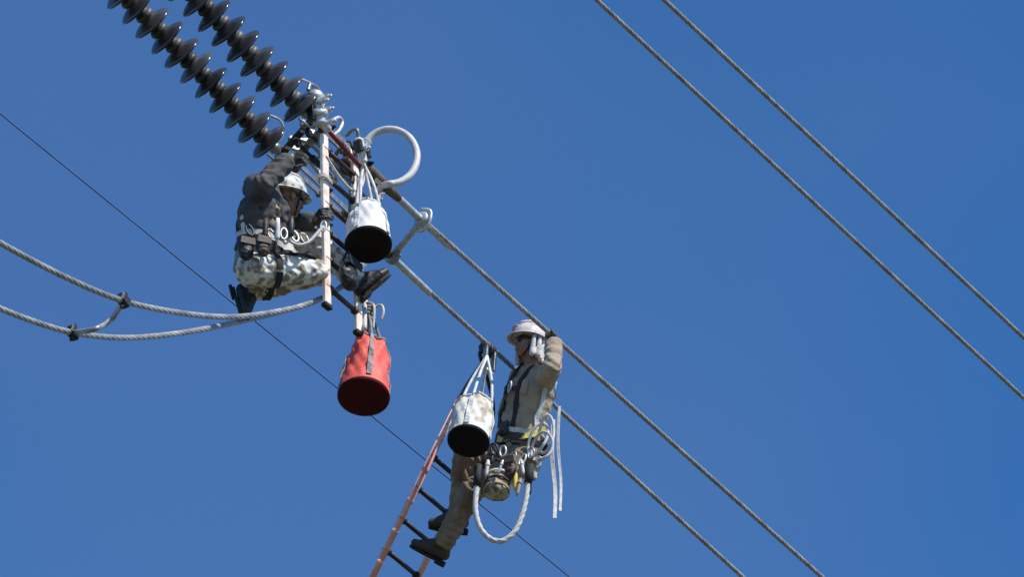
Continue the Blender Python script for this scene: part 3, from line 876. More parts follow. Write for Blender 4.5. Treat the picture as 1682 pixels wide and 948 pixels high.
def person(label, J, fwd, head_fwd, head_up, body, cloth, gloves, boots, shell, voxel=.008):
    """J: joints in world space. Left/right follow the person."""
    root_loc = J['pelvis']
    up = (J['neck'] - J['pelvis']).normalized()
    side = (J['shL'] - J['shR']).normalized()
    fw = side.cross(up).normalized()
    if fw.dot(fwd) < 0: fw = -fw
    chest = J['pelvis'].lerp(J['neck'], .70)
    belly = J['pelvis'].lerp(J['neck'], .32)
    def torso(mb, g):
        for s in (-1, 1):
            mb.cap(J['pelvis'] + side * .075 * s, belly + side * .075 * s + fw * .01, .112 + g, .105 + g)
            mb.cap(belly + side * .072 * s, chest + side * .085 * s + fw * .005, .104 + g, .118 + g)
            mb.cap(chest + side * .085 * s, (J['neck'] - up * .07) + side * .085 * s, .118 + g, .085 + g)
        mb.cap(chest, J['neck'] - up * .05, .115 + g, .07 + g)
        for k in ('L', 'R'):
            mb.cap(chest.lerp(J['neck'], .45), J['sh' + k], .085 + g, .068 + g)
    def arm(mb, k, g, frac=1.0):
        mb.cap(J['sh' + k], J['el' + k], .064 + g, .048 + g)
        mb.cap(J['el' + k], J['el' + k].lerp(J['wr' + k], frac), .048 + g, .034 + g + (.008 if g > .005 else 0))
    def leg(mb, k, g, frac=1.0):
        mb.cap(J['pelvis'].lerp(J['hip' + k], .75), J['hip' + k], .11 + g, .098 + g)
        mb.cap(J['hip' + k], J['kn' + k], .094 + g, .064 + g)
        d = (J['an' + k] - J['kn' + k])
        bk = (J['kn' + k] * 2 - J['hip' + k] - J['an' + k])
        mb.cap(J['kn' + k], J['kn' + k] + d * .4, .062 + g, .060 + g)
        mb.cap(J['kn' + k] + d * .4, J['kn' + k] + d * frac, .060 + g, .045 + g * 1.5)
    # --- head
    hf = head_fwd.normalized(); hu = (head_up - hf * head_up.dot(hf)).normalized(); hs = hu.cross(hf).normalized()
    hc = J['head']
    bd = MB()
    torso(bd, -.012)
    for k in ('L', 'R'):
        arm(bd, k, -.008); leg(bd, k, -.010)
        w = J['wr' + k]; d = (w - J['el' + k]).normalized()
        bd.cap(w, w + d * .06, .026, .020)
        bd.cap(J['an' + k], J['an' + k] + J['toe' + k] * .10 + (J['an' + k] - J['kn' + k]).normalized() * .06, .034, .022)
    bd.cap(J['neck'] - up * .05, hc - hu * .05 - hf * .015, .058, .055)
    bd.ell(hc + hu * .025 - hf * .012, hs, hf, hu, .076, .094, .092)
    bd.ell(hc - hu * .045 + hf * .030, hs, hf, hu, .058, .062, .068)         # face and jaw
    bd.cap(hc - hu * .098 + hf * .066, hc - hu * .095 + hf * .060, .022, .024)  # chin
    bd.cap(hc + hu * .012 + hf * .088, hc - hu * .030 + hf * .112, .010, .015)  # nose
    bd.cap(hc + hu * .022 + hf * .080 - hs * .04, hc + hu * .022 + hf * .080 + hs * .04, .012, .012)
    for s in (-1, 1):
        bd.cap(hc - hu * .020 + hf * .070 + hs * .040 * s, hc - hu * .03 + hf * .05 + hs * .052 * s, .018, .016)
        bd.ell(hc - hu * .010 - hf * .012 + hs * .080 * s, hs, hf, hu, .010, .020, .032)
    bd.cap(hc - hu * .066 + hf * .088 - hs * .02, hc - hu * .066 + hf * .088 + hs * .02, .009, .009)
    bd.cap(hc - hu * .078 + hf * .084 - hs * .016, hc - hu * .078 + hf * .084 + hs * .016, .009, .009)
    bmesh_ = remeshed(bd, "person", .006, 2)
    p = bmesh_.build("person", M['skin'], None, org=root_loc)
    tag(p, label, "person", "line workers")
    parts = {}
    # --- clothes
    for nm, m_, fn, g, fold in cloth:
        mb = MB(); fn(mb, torso, arm, leg, g)
        if nm in ("shirt", "jacket"):
            cr_ = [(J['el' + k], (J['wr' + k] - J['sh' + k]).normalized(), .10) for k in 'LR'] + [(belly, up, .13), (J['shL'], side, .08), (J['shR'], side, .08)]
        else:
            cr_ = [(J['kn' + k], (J['an' + k] - J['hip' + k]).normalized(), .11) for k in 'LR'] + [(J['an' + k].lerp(J['kn' + k], .2), (J['kn' + k] - J['an' + k]).normalized(), .09) for k in 'LR'] + [(J['hip' + k], (J['kn' + k] - J['pelvis']).normalized(), .10) for k in 'LR']
        rm = remeshed(mb, nm, voxel, 3, fold, creases=cr_)
        parts[nm] = rm
        rm.build(nm, m_, p)
    # --- collar
    cl = MB(); cl.lathe([(.070, -.05), (.078, -.02), (.074, .02), (.066, .022), (.066, -.02)], J['neck'] - up * .005, (hc - J['neck']).lerp(up, .4), 20)
    cl.build("collar", cloth[0][1], p)
    # --- gloves
    for k, (c, ax, r, pd) in gloves.items():
        mb = MB(); w = J['wr' + k]
        grip_hand(mb, c, ax, r, pd, w, 1.12)
        e = (J['el' + k] - w).normalized()
        mb.cap(w, w + e * .07, .038, .048)
        remeshed(mb, "glove", .0045, 1).build("glove", M['glove_dark'], p)
        cf = MB(); q0 = J['el' + k].lerp(w, .90); q1 = J['el' + k].lerp(w, .985)
        cf.tube([q0, q0.lerp(q1, .1), q0.lerp(q1, .9), q1], [.046, .053, .051, .044], 18)
        cf.build("cuff", cloth[0][1], p)
        hm = MB(); q0 = J['kn' + k].lerp(J['an' + k], .86); q1 = J['kn' + k].lerp(J['an' + k], .92)
        hm.tube([q0, q0.lerp(q1, .15), q0.lerp(q1, .85), q1], [.062, .071, .071, .060], 20)
        hm.build("trouser_hem", cloth[-1][1], p)
    # --- boots
    for k in ('L', 'R'):
        an = J['an' + k]; sh = (J['kn' + k] - an).normalized(); to = J['toe' + k]
        to = (to - sh * to.dot(sh) * .85).normalized()
        dn = (sh * -1 - to * (sh * -1).dot(to)).normalized()
        mb = MB()
        mb.cap(an + sh * .15, an + sh * .02, .058, .050)
        mb.cap(an + sh * .02, an + dn * .045 - to * .035, .050, .040)
        sd = to.cross(dn).normalized()
        for s in (-1, 1):
            mb.cap(an + dn * .05 - to * .03 + sd * .010 * s, an + dn * .062 + to * .13 + sd * .018 * s, .034, .032)
            mb.cap(an + dn * .062 + to * .13 + sd * .018 * s, an + dn * .066 + to * .175 + sd * .012 * s, .032, .026)
        mb.cap(an + to * .02, an + dn * .045 + to * .12, .046, .034)
        bt = remeshed(mb, "boot", .006, 2, .002, 20).build("boot", boots, p)
        ol = []
        for i in range(24):
            a = 2 * math.pi * i / 24
            xx = .135 * math.cos(a); yy = (.046 + .008 * math.cos(a - .5)) * math.sin(a)
            if abs(xx + .03) < .05: yy *= .86
            ol.append((xx + .062, yy))
        so = MB(); so.plate(ol, an + dn * .098, to, sd, .020)
        so.box(an + dn * .113 - to * .035, to, sd, dn, .075, .078, .022, .006)
        so.build("sole", M['rubber'], bt)
    # --- hard hat
    hz = hc + hu * .045
    sh_ = MB()
    pr = []
    for i in range(9):
        t = (math.pi / 2) * i / 8
        pr.append((math.cos(t) * 1.0 + .002, math.sin(t) * .112))
    pr = [(1.0, -.012)] + pr
    pr = [(r_ * .112, z) for r_, z in pr]
    sh_.lathe(pr, hz - hf * .008, hu, 36, hf, xs=1.22, ys=1.0, close=True)
    sh_.tube([hz + hu * .095 + hf * .09, hz + hu * .118 + hf * .04, hz + hu * .121 - hf * .02, hz + hu * .105 - hf * .085], [.008, .014, .014, .008], 10)
    for s in (-1, 1):
        sh_.tube([hz + hu * .075 + hf * .10 + hs * .035 * s, hz + hu * .107 + hf * .04 + hs * .042 * s, hz + hu * .109 - hf * .02 + hs * .042 * s, hz + hu * .085 - hf * .09 + hs * .036 * s], [.005, .009, .009, .005], 8)
    hel = sh_.build("hard_hat", shell, p)
    br = MB(); vs = []; fs = []; n_ = 40
    for ring_, (ext, dz) in enumerate(((0, 0), (1, -.010), (1, -.016), (0, -.010))):
        for i in range(n_):
            a = 2 * math.pi * i / n_
            fwdness = max(0, math.cos(a)) ** 1.5
            e = ext * (.011 + .026 * fwdness)
            vs.append(hz - hf * .008 + hf * (.1366 + e) * math.cos(a) + hs * (.112 + e) * math.sin(a) + hu * (dz - .004 - .018 * fwdness * ext))
    for q_ in range(4):
        for i in range(n_):
            fs.append((q_ * n_ + i, q_ * n_ + (i + 1) % n_, ((q_ + 1) % 4) * n_ + (i + 1) % n_, ((q_ + 1) % 4) * n_ + i))
    br.add(vs, fs); br.build("brim", shell, hel)
    gl = MB()
    for s in (-1, 1):
        gl.ell(hc + hu * .000 + hf * .090 + hs * .032 * s, (hs + hf * -.35 * s).normalized(), (hf + hs * .35 * s).normalized(), hu, .029, .010, .022)
        gl.tube([hc + hu * .006 + hf * .078 + hs * .062 * s, hc + hu * .006 - hf * .01 + hs * .084 * s], .005, 6)
    gl.tube([hc + hu * .006 + hf * .100 - hs * .03, hc + hu * .006 + hf * .100 + hs * .03], .005, 6)
    gl.build("sunglasses", M['lens_dark'], p)
    ch = MB()
    for s in (-1, 1):
        ch.tube(spline([hz + hs * .105 * s + hf * .03, hc - hu * .04 + hs * .078 * s + hf * .035, hc - hu * .112 + hs * .02 * s + hf * .05]), .006, 6)
    ch.build("chin_strap", M['web_black'], p)
    return p, parts, dict(up=up, side=side, fw=fw, chest=chest, belly=belly, hf=hf, hu=hu, hs=hs, hc=hc, hz=hz, helmet=hel)

# ----- the worker standing on the orange ladder
def shirt_fn(mb, torso, arm, leg, g):
    torso(mb, g)
    for k in 'LR': arm(mb, k, g, .96)
def trouser_fn(mb, torso, arm, leg, g):
    for k in 'LR': leg(mb, k, g, .90)

HAND_U = up_line(907, 553)
Yw = HAND_U.y + .28
J = {}
J['pelvis'] = YP(851, 742, Yw + .12)
J['neck'] = YP(880, 606, Yw - .06)
J['head'] = YP(869, 566, Yw - .10)
J['shL'] = YP(894, 624, Yw - .14)
J['shR'] = YP(856, 622, Yw + .16)
J['hipL'] = YP(862, 757, Yw + .02)
J['hipR'] = YP(836, 757, Yw + .18)
J['wrL'] = HAND_U - ZUP * .10 + V((.012, -.05, 0))
J['elL'] = ik_seen(J['shL'], J['wrL'], .29, .26, 908, 604)
hr = YP(826, 706, Yw - .02)
J['wrR'] = hr + V((.05, .02, .07))
J['elR'] = ik(J['shR'], J['wrR'], .29, .26, V((-.4, .5, -.5)))
# boots on the rungs of the orange ladder: far foot a rung higher than the near one
J['anL'] = PL(727, 898, HOOK2 + H * .16, H)
J['knL'] = ik(J['hipL'], J['anL'], .44, .43, V((.1, -.8, .5)))
J['toeL'] = V((-.80, -.25, .35)).normalized()
J['anR'] = PL(753, 848, HOOK2 + H * .22, H)
J['knR'] = ik(J['hipR'], J['anR'], .43, .43, V((-.35, -.9, .2)))
J['toeR'] = V((-.75, .1, .0)).normalized()
def rep(J, who):
    L = lambda a, b: round((J[a] - J[b]).length, 2)
    print(who, {k: proj(v) for k, v in J.items() if k[:3] != 'toe'})
    print(who, "torso", L('pelvis', 'neck'), "thighs", L('hipL', 'knL'), L('hipR', 'knR'), "shins", L('knL', 'anL'), L('knR', 'anR'),
          "arms", L('shL', 'elL'), L('elL', 'wrL'), L('shR', 'elR'), L('elR', 'wrR'), "shoulders", L('shL', 'shR'), "hips", L('hipL', 'hipR'))
rep(J, "standing")
p2, c2, F2 = person("person standing on the orange ladder in brown work clothes, gloved hand raised to the conductor",
                    J, V((-.9, -.4, 0)), V((-.80, -.58, .05)), V((.05, -.1, 1)), M['skin'],
                    [("shirt", M['shirt_tan'], shirt_fn, .014, .010), ("trousers", M['trouser_brown'], trouser_fn, .014, .013)],
                    {'L': (HAND_U, H, CR_, V((.25, -.2, -1))), 'R': (hr, V((.2, .1, 1)), .014, V((.5, -.6, .2)))},
                    M['leather_brown'], M['helmet_dusty'])
J2 = J
f = F2
stk = MB(); stk.ell(f['hz'] + f['hf'] * .112 + f['hu'] * .045 - f['hs'] * .02, f['hs'], f['hu'], (f['hf'] + f['hu'] * .4).normalized(), .04, .025, .012, 16, 6)
stk.build("sticker", M['sticker'], f['helmet'])
# pale neck cloth under the helmet
nk = MB()
for i in range(9):
    a = R(-105 + 210 * i / 8)
    dirn = -f['hf'] * math.cos(a) + f['hs'] * math.sin(a)
    nk.cap(f['hz'] - f['hu'] * .01 + dirn * .098, f['hc'] - f['hu'] * .115 + dirn * (.088 + .010 * (i % 2)), .013, .020, 8)
remeshed(nk, "neck_cloth", .006, 2, .003, 25).build("neck_cloth", M['web_white'], p2)
bv = bvh_of(c2['shirt'], c2['trousers'])
side, up, fw = f['side'], f['up'], f['fw']
def body_ring(center, upv, n=26, rad=.4, tilt=0):
    x, y = ortho(upv, fw); out = []
    for k in range(n + 1):
        a = 2 * math.pi * k / n
        d = x * math.cos(a) + y * math.sin(a)
        hit = bv.ray_cast(center + d * rad, -d)
        out.append(hit[0] if hit[0] is not None else center + d * .15)
    return out
waist = J['pelvis'] + up * .06
strap_on(bv, body_ring(waist, up), .075, .008, .010).build("tool_belt", M['leather_brown'], p2)
strap_on(bv, body_ring(waist + up * .05, up + side * .10), .032, .012, .005).build("harness_belt", M['web_white'], p2)
strap_on(bv, [waist + side * .12 + fw * .12, f['chest'] + side * .10 + fw * .14, J['neck'] + side * .10 + fw * .06, J['neck'] + side * .11 - fw * .06, f['chest'] + side * .05 - fw * .14, waist - fw * .13], .045).build("harness_strap", M['web_black'], p2)
strap_on(bv, [waist - side * .12 + fw * .12, f['chest'] - side * .10 + fw * .14, J['neck'] - side * .10 + fw * .06, J['neck'] - side * .11 - fw * .06, f['chest'] - side * .05 - fw * .14, waist - fw * .13], .085).build("harness_strap", M['web_black'], p2)
strap_on(bv, [waist + fw * .14 - side * .06 - up * .02, waist + side * .16 + fw * .08 + up * .01, waist + side * .18 + up * .07, waist + side * .16 - fw * .10 + up * .15], .052, .016).build("yellow_strap", M['web_yellow'], p2)
for k in 'LR':
    d = (J['kn' + k] - J['hip' + k]).normalized()
    strap_on(bv, body_ring(J['hip' + k].lerp(J['kn' + k], .28), d, rad=.22), .04, .006).build("leg_strap", M['web_tan'] if k == 'L' else M['web_black'], p2)
TOCAM = (CAM - J['pelvis']).normalized()
def seen_patch(who, c, ax, w, h, m_, name):
    axn = ax.normalized(); nn = (TOCAM - axn * TOCAM.dot(axn)).normalized()
    patch(bv, c + nn * .12, axn.cross(nn), axn, w, h).build(name, m_, who)
for k, t_ in (('L', .62), ('R', .66)):
    d = J['hip' + k] - J['kn' + k]
    seen_patch(p2, J['kn' + k] + d * (1 - t_), d, .11, .13, M['trouser_brown'], "cargo_pocket")
    seen_patch(p2, J['kn' + k] - d * .12, (J['kn' + k] - J['an' + k]), .10, .16, M['trouser_brown'], "knee_patch")
seen_patch(p2, f['chest'] + side * .06 + fw * .12, up, .10, .12, M['shirt_tan'], "chest_pocket")
# buckles, rings and small tools along the belt
def carabiner(mb, c, u, v_, r=.035, th=.006):
    pts = [c + u * (r * .62 * math.cos(a)) + v_ * (r * 1.3 * math.sin(a)) for a in [2 * math.pi * i / 16 for i in range(17)]]
    mb.tube(pts, th, 6, caps=False)
for i, (px, py, dy, mm) in enumerate(((826, 742, -.22, 'alu_bright'), (842, 752, -.24, 'steel'), (858, 756, -.25, 'alu_bright'), (872, 745, -.25, 'steel'), (884, 760, -.22, 'alu_bright'), (812, 738, -.20, 'dark_steel'))):
    mb = MB(); c = YP(px, py, Yw + dy)
    carabiner(mb, c, V((.8, -.3, 0.2)).normalized(), ZUP * .9 + V((random.uniform(-.3, .3), 0, 0)), .036, .008)
    mb.build("carabiner", M[mm], p2)
for i, (px, py, dy, L, r_, mm) in enumerate(((846, 785, -.22, .20, .018, 'web_yellow'), (868, 790, -.22, .22, .022, 'web_black'), (878, 772, -.20, .16, .016, 'rope_white'), (836, 775, -.24, .15, .02, 'dark_steel'))):
    c = YP(px, py, Yw + dy); mb = MB()
    mb.tube([c + ZUP * L * .5, c + ZUP * L * .2, c - ZUP * L * .4, c - ZUP * L * .5], [r_ * .7, r_, r_, r_ * .6], 10)
    mb.build("belt_tool", M[mm], p2)
# gear pouches and a coil of rope on his belt
for (px, py, dy, w, h_, mm) in ((836, 772, -.26, .10, .15, 'leather_brown'), (874, 778, -.18, .085, .13, 'pouch_tan'), (892, 742, -.14, .07, .12, 'leather_black')):
    c = YP(px, py, Yw + dy); X = V((.9, -.35, 0)).normalized(); Yv = ZUP.cross(X)
    mb = MB(); mb.ell(c, X, Yv, ZUP, w * .5, w * .34, h_ * .5); mb.ell(c + ZUP * h_ * .28, X, Yv, ZUP, w * .52, w * .36, h_ * .26)
    pch_ = remeshed(mb, "belt_pouch", .006, 2, .006, 18).build("belt_pouch", M[mm], p2)
    MB().plate([(-w * .5, -.02), (w * .5, -.02), (w * .45, .03), (-w * .45, .03)], c + ZUP * h_ * .36 - Yv * (w * .38), X, ZUP, .008).build("flap", M['leather_brown'], pch_)
for k, (px, py, rx, rz) in enumerate(((884, 722, .075, .13), (897, 715, .06, .15), (890, 735, .085, .10))):
    c = YP(px, py, Yw - .16 - .03 * k); mb = MB()
    X = V((.8, -.5, .1 * k)).normalized(); Zv = (ZUP + V((.2 - .15 * k, 0, 0))).normalized()
    mb.tube([c + X * rx * math.cos(a) + Zv * rz * math.sin(a) + V((0, .02 * math.sin(2 * a + k), 0)) for a in [2 * math.pi * i / 28 for i in range(29)]], .0105, 8, caps=False)
    mb.build("rope_coil", M['rope_white'], p2)
strap_on(bv, [waist + side * .15 + up * .08, f['chest'] + side * .17, J['neck'] + side * .16 - up * .05, J['neck'] + side * .15 - fw * .08 - up * .08, f['chest'] + side * .12 - fw * .14], .035, .010).build("harness_strap", M['web_white'], p2)
strap_on(bv, [f['chest'] + side * .13 + fw * .13, f['chest'] + fw * .15 - up * .01, f['chest'] - side * .13 + fw * .13], .035, .010).build("chest_strap", M['web_black'], p2)
mb = MB(); carabiner(mb, bv.find_nearest(f['chest'] + fw * .2)[0] + fw * .025, side, up, .03, .007); mb.build("chest_ring", M['alu_bright'], p2)
# bolt bag at the hip
yb = Yw - .24
bb = thing("bolt_bag", YP(816, 812, yb), "tan banded canvas bolt bag hanging from the standing worker's belt", "bag")
bc = YP(815, 815, yb)
MB().lathe([(.005, -.010), (.05, -.004), (.072, .016), (.080, .05), (.080, .12), (.074, .19), (.066, .21), (.058, .20), (.056, .05)], bc, axis_of(.10, 12), 36, wob=lambda a, z: .009 * math.sin(3 * a + 20 * z) + .004 * math.sin(8 * a - 40 * z)).build("body", M['pouch_tan'], bb)
for z, mm in ((.045, 'web_tan'), (.105, 'web_black'), (.165, 'web_white')):
    MB().lathe([(.082, z - .009), (.089, z - .007), (.089, z + .007), (.082, z + .009)], bc, axis_of(.10, 12), 30).build("band", M[mm], bb)
MB().tube(spline([bc + ZUP * .2 + V((-.06, 0, 0)), bc + ZUP * .29, bc + ZUP * .2 + V((.07, 0, 0))]), .010, 8).build("handle", M['web_black'], bb)
for i, (px, py, dy, L_, r_, mm) in enumerate(((800, 770, -.30, .13, .014, 'web_white'), (808, 752, -.28, .10, .018, 'dark_steel'), (822, 768, -.34, .12, .010, 'alu_bright'), (852, 800, -.30, .15, .014, 'web_tan'), (858, 768, -.32, .12, .012, 'web_white'), (786, 800, -.22, .16, .011, 'web_white'))):
    c = YP(px, py, Yw + dy); tl = V((random.uniform(-.3, .3), 0, 1)).normalized(); mb = MB()
    mb.tube([c + tl * L_ * .5, c + tl * L_ * .35, c - tl * L_ * .3, c - tl * L_ * .5], [r_ * .6, r_, r_ * .9, r_ * .4], 10)
    mb.lathe([(r_ * 1.05, -.008), (r_ * 1.3, -.005), (r_ * 1.3, .005), (r_ * 1.05, .008)], c + tl * L_ * .2, tl, 12, close=True)
    mb.build("belt_tool", M[mm], p2)
# hanging rope loop under him
yl = Yw - .28
lp = [YP(x, y, yl) for x, y in ((786, 765), (783, 800), (781, 838), (789, 868), (806, 886), (826, 889), (845, 874), (857, 848), (864, 820), (867, 795), (872, 765))]
t = thing("rope_loop", lp[5], "pale rope loop hanging in a deep U under the standing worker", "rope")
strand(spline(lp, 8), .0185, lobes=3, pitch=.16, step=.008).build("rope", M['rope_white'], t)
for q_, qq in ((lp[9], lp[10]), (lp[0], lp[1])):
    MB().tube([q_, qq], .026, 10).build("splice", M['web_black'], t)
# dangling webbing tails behind his shoulder
for (xa, ya, xb, yb_, w, lab) in ((909, 690, 911, 852, .026, "white webbing tail hanging behind the standing worker, the nearer left one of two"),
                                  (919, 668, 920, 840, .018, "white webbing tail hanging behind the standing worker, the thinner right one of two")):
    a_, b_ = YP(xa, ya, Yw - .02), YP(xb, yb_, Yw - .02)
    mb = MB(); ps = spline([a_, a_.lerp(b_, .35) + V((-.012, 0, 0)), a_.lerp(b_, .7) + V((.006, 0, 0)), b_], 6)
    mb.tube(ps, 1.0, 4, prof=lambda a: 1.0)
    mb = MB(); vs = []; fs = []
    for i, p_ in enumerate(ps):
        tw = .35 * math.sin(i * .3)
        X = V((math.cos(tw), -math.sin(tw), 0)); Y_ = V((math.sin(tw), math.cos(tw), 0))
        for aa, bb_ in ((-1, -1), (1, -1), (1, 1), (-1, 1)):
            vs.append(p_ + X * aa * w / 2 + Y_ * bb_ * .004)
    for i in range(len(ps) - 1):
        for k in range(4): fs.append((i * 4 + k, i * 4 + (k + 1) % 4, i * 4 + 4 + (k + 1) % 4, i * 4 + 4 + k))
    fs.append((3, 2, 1, 0)); fs.append(tuple((len(ps) - 1) * 4 + k for k in range(4)))
    mb.add(vs, fs, False)
    tag(mb.build("webbing_tail", M['web_white']), lab, "strap", "hanging webbing tails")
# tool hoist on the lower conductor above the cream bucket
th = thing("line_hook", HOOK2, "dark clamp hook riding on the lower conductor above the cream bucket", "hook")
b = MB(); b.lathe([(.03, -.06), (.045, -.05), (.045, .05), (.03, .06)], HOOK2 + ZUP * .02 + H * .02, H, 14, close=True); b.build("jaw", M['dark_steel'], th)
for s in (-1, 1):
    MB().beam(HOOK2 + H * .05 * s + PN * .03, HOOK2 + H * .05 * s - ZUP * .15 + PN * .02, .02, .035, H).build("arm", M['steel'], th)
MB().tube(spline([HOOK2 - H * .06 - ZUP * .15, HOOK2 - ZUP * .2 + PN * .03, HOOK2 + H * .06 - ZUP * .15]), .016, 8).build("shackle", M['alu_bright'], th)

# ----- the worker crouching beside the cream ladder
Yc = YL - .02
J = {}
J['pelvis'] = YP(420, 437, Yc + .00)
J['neck'] = YP(441, 309, Yc - .12)
J['head'] = YP(472, 325, Yc - .02)
J['shR'] = YP(422, 309, Yc - .14)
J['shL'] = YP(456, 312, Yc + .19)
J['hipR'] = YP(416, 443, Yc - .10)
J['hipL'] = YP(428, 442, Yc + .12)
hR = U_END.lerp(L_END, .72) + H * .16 + V((0, -.03, -.03))
hR = YP(494, 270, Yc - .30)
J['wrR'] = hR + V((-.09, -.03, .0))
J['elR'] = ik_seen(J['shR'], J['wrR'], .29, .27, 442, 290)
hL = L1T.lerp(L1B, .49) 
J['wrL'] = hL + V((-.10, .03, -.01))
J['elL'] = ik(J['shL'], J['wrL'], .29, .27, V((-.2, .3, -1)))
J['knR'] = YP(516, 448, Yc + .06)
J['knR'] = J['hipR'] + (J['knR'] - J['hipR']).normalized() * .43
J['anR'] = YP(396, 484, Yc + .10)
J['anR'] = J['knR'] + (J['anR'] - J['knR']).normalized() * .43
J['toeR'] = V((.05, -.05, -1)).normalized()
J['anL'] = YP(588, 462, YL + .30)
J['knL'] = ik(J['hipL'], J['anL'], .43, .43, V((.2, 0, 1)))
J['toeL'] = V((.8, .1, .35)).normalized()
rep(J, "crouching")
def jacket_fn(mb, torso, arm, leg, g):
    up_ = (J['neck'] - J['pelvis']).normalized(); sd_ = (J['shL'] - J['shR']).normalized()
    ch_ = J['pelvis'].lerp(J['neck'], .70); lo_ = J['pelvis'].lerp(J['neck'], .50)
    for s in (-1, 1):
        mb.cap(lo_ + sd_ * .078 * s, ch_ + sd_ * .085 * s, .112 + g, .118 + g)
        mb.cap(ch_ + sd_ * .085 * s, (J['neck'] - up_ * .07) + sd_ * .085 * s, .118 + g, .085 + g)
    mb.cap(ch_, J['neck'] - up_ * .05, .115 + g, .07 + g)
    for k in 'LR':
        mb.cap(ch_.lerp(J['neck'], .45), J['sh' + k], .085 + g, .068 + g)
        arm(mb, k, g, .94)
def lowshirt_fn(mb, torso, arm, leg, g):
    torso(mb, g)
p1, c1, F1 = person("person crouching by the cream ladder in dark jacket and mottled khaki trousers, reaching up",
                    J, V((.95, .3, 0)), V((.78, .60, .10)), V((.05, -.25, 1)), M['skin'],
                    [("jacket", M['jacket_dark'], jacket_fn, .020, .013), ("shirt", M['shirt_grey'], lowshirt_fn, .008, .006), ("trousers", M['trouser_khaki'], trouser_fn, .016, .014)],
                    {'R': (hR, V((.3, .8, .2)), .020, V((-.7, -.5, -.2))), 'L': (hL, ZUP, .036, V((-.9, .4, 0)))},
                    M['leather_black'], M['helmet_scuffed'])
f = F1; side, up, fw = f['side'], f['up'], f['fw']
bv = bvh_of(c1['jacket'], c1['shirt'], c1['trousers'])
waist = J['pelvis'] + up * .10
strap_on(bv, body_ring(waist, up), .07, .008, .010).build("tool_belt", M['leather_black'], p1)
strap_on(bv, body_ring(waist + up * .07, up - side * .08), .034, .010, .005).build("harness_belt", M['web_white'], p1)
strap_on(bv, [waist - side * .14, waist - side * .16 + fw * .06 + up * .08, f['chest'] - side * .13 + fw * .12, J['neck'] - side * .10 + fw * .05], .04).build("harness_strap", M['web_tan'], p1)
strap_on(bv, [waist - side * .14 - fw * .05, waist - side * .12 - fw * .12 + up * .12, f['chest'] - fw * .14, J['neck'] - fw * .09 - up * .03], .045).build("harness_strap", M['web_black'], p1)
for k in 'LR':
    d = (J['kn' + k] - J['hip' + k]).normalized()
    strap_on(bv, body_ring(J['hip' + k].lerp(J['kn' + k], .32), d, rad=.22), .042, .006).build("leg_strap", M['web_black'], p1)
for i, (px, py, dy, mm) in enumerate(((428, 392, -.30, 'dark_steel'), (446, 386, -.28, 'steel'), (466, 384, -.24, 'alu_bright'), (484, 388, -.18, 'alu_bright'), (410, 378, -.3, 'dark_steel'), (500, 392, -.14, 'steel'))):
    mb = MB(); c = YP(px, py, Yc + dy)
    carabiner(mb, c, V((.8, .3, .2)).normalized(), ZUP * .9 + V((random.uniform(-.4, .4), 0, 0)), .036, .008)
    mb.build("carabiner", M[mm], p1)
for i, (px, py, dy, L, r_, mm) in enumerate(((436, 374, -.30, .14, .018, 'leather_brown'), (456, 376, -.28, .16, .016, 'web_white'), (478, 372, -.22, .15, .022, 'dark_steel'))):
    c = YP(px, py, Yc + dy); mb = MB()
    mb.tube([c + ZUP * L * .5, c + ZUP * L * .2, c - ZUP * L * .4, c - ZUP * L * .5], [r_ * .7, r_, r_, r_ * .6], 10)
    mb.build("belt_tool", M[mm], p1)
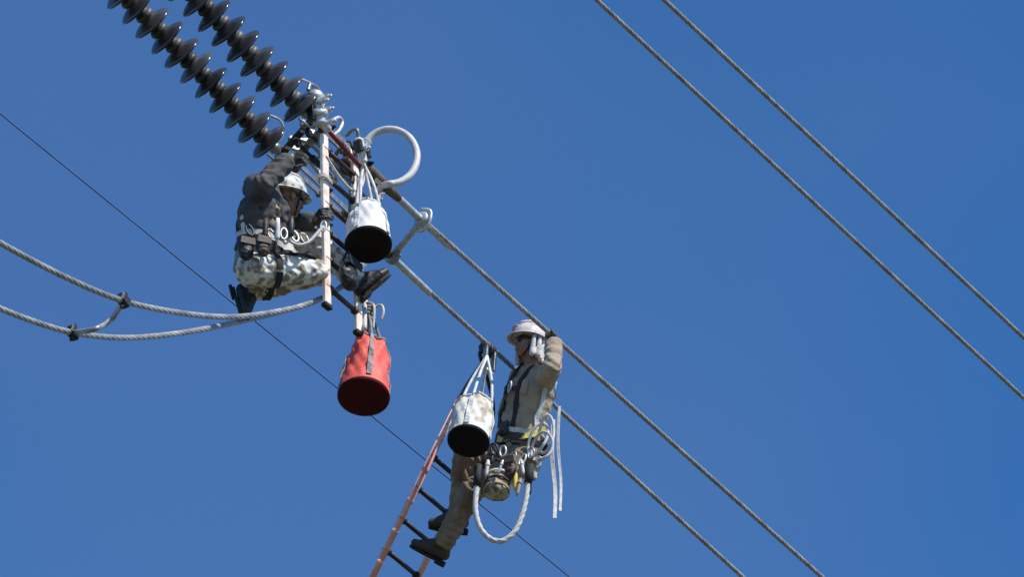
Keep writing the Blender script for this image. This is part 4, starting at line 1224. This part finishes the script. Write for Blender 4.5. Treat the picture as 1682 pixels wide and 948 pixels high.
for (px, py, dy, w, h_, mm) in ((404, 412, -.30, .10, .14, 'leather_black'), (432, 408, -.33, .09, .12, 'leather_brown'), (492, 402, -.12, .08, .10, 'pouch_tan')):
    c = YP(px, py, Yc + dy); X = V((.9, .35, 0)).normalized(); Yv = ZUP.cross(X)
    mb = MB(); mb.ell(c, X, Yv, ZUP, w * .5, w * .34, h_ * .5); mb.ell(c + ZUP * h_ * .28, X, Yv, ZUP, w * .52, w * .36, h_ * .26)
    pch_ = remeshed(mb, "belt_pouch", .006, 2, .006, 18).build("belt_pouch", M[mm], p1)
    MB().plate([(-w * .5, -.02), (w * .5, -.02), (w * .45, .03), (-w * .45, .03)], c + ZUP * h_ * .36 - Yv * (w * .38), X, ZUP, .008).build("flap", M['leather_brown'], pch_)
strap_on(bv, [f['chest'] - side * .16 - fw * .10, f['chest'] - side * .19, f['chest'] - side * .12 + fw * .14], .04, .008).build("chest_strap", M['web_black'], p1)
strap_on(bv, [waist - side * .17 - fw * .02, waist - side * .18 + up * .10 - fw * .03, f['chest'] - side * .17 - fw * .08 - up * .02], .035, .012).build("harness_strap", M['web_white'], p1)
# lanyard from belt to ladder
lan = [YP(x, y, Yc - .2 + .1 * i / 5) for i, (x, y) in enumerate(((470, 392), (488, 402), (506, 398), (520, 384), (531, 372)))]
t = thing("lanyard", lan[2], "white safety lanyard running from the crouching worker's belt to the cream ladder", "rope")
MB().tube(spline(lan, 8), .010, 8).build("rope", M['rope_white'], t)
for e in (lan[0], lan[-1]):
    mb = MB(); carabiner(mb, e, V((1, 0, .3)).normalized(), ZUP, .03, .007); mb.build("carabiner", M['alu_bright'], t)
# dark pouch hung on the ladder beside the bucket
pch = thing("tool_pouch", PL(572, 445, QL + PN * .1, PN), "black tool pouch hung on the cream ladder under the white bucket", "pouch")
pc_ = PL(572, 447, QL + PN * .10, PN)
mb = MB(); mb.ell(pc_ - ZUP * .02, H, PN, ZUP, .08, .05, .09); mb.ell(pc_ - ZUP * .06 + H * .02, H, PN, ZUP, .07, .055, .06)
remeshed(mb, "body", .006, 3, .005, 18).build("body", M['leather_black'], pch)
MB().plate([(-.07, -.03), (.07, -.03), (.078, .03), (-.078, .03)], pc_ + ZUP * .05 + PN * .055, H, ZUP, .008).build("flap", M['leather_black'], pch)
MB().tube(spline([pc_ + ZUP * .06 - H * .06, pc_ + ZUP * .16, pc_ + ZUP * .06 + H * .06]), .008, 8).build("strap", M['web_black'], pch)
print("Y:", YL, Yw, Yc, "hook", HOOK2.y, "LS", LS_END.y, "RS", RS_END.y, "H", H, "spacing", (UP_A - LO_A).dot(PN), "z", Z0, Z1, Z2, "step", LSTEP.length, RSTEP.length)
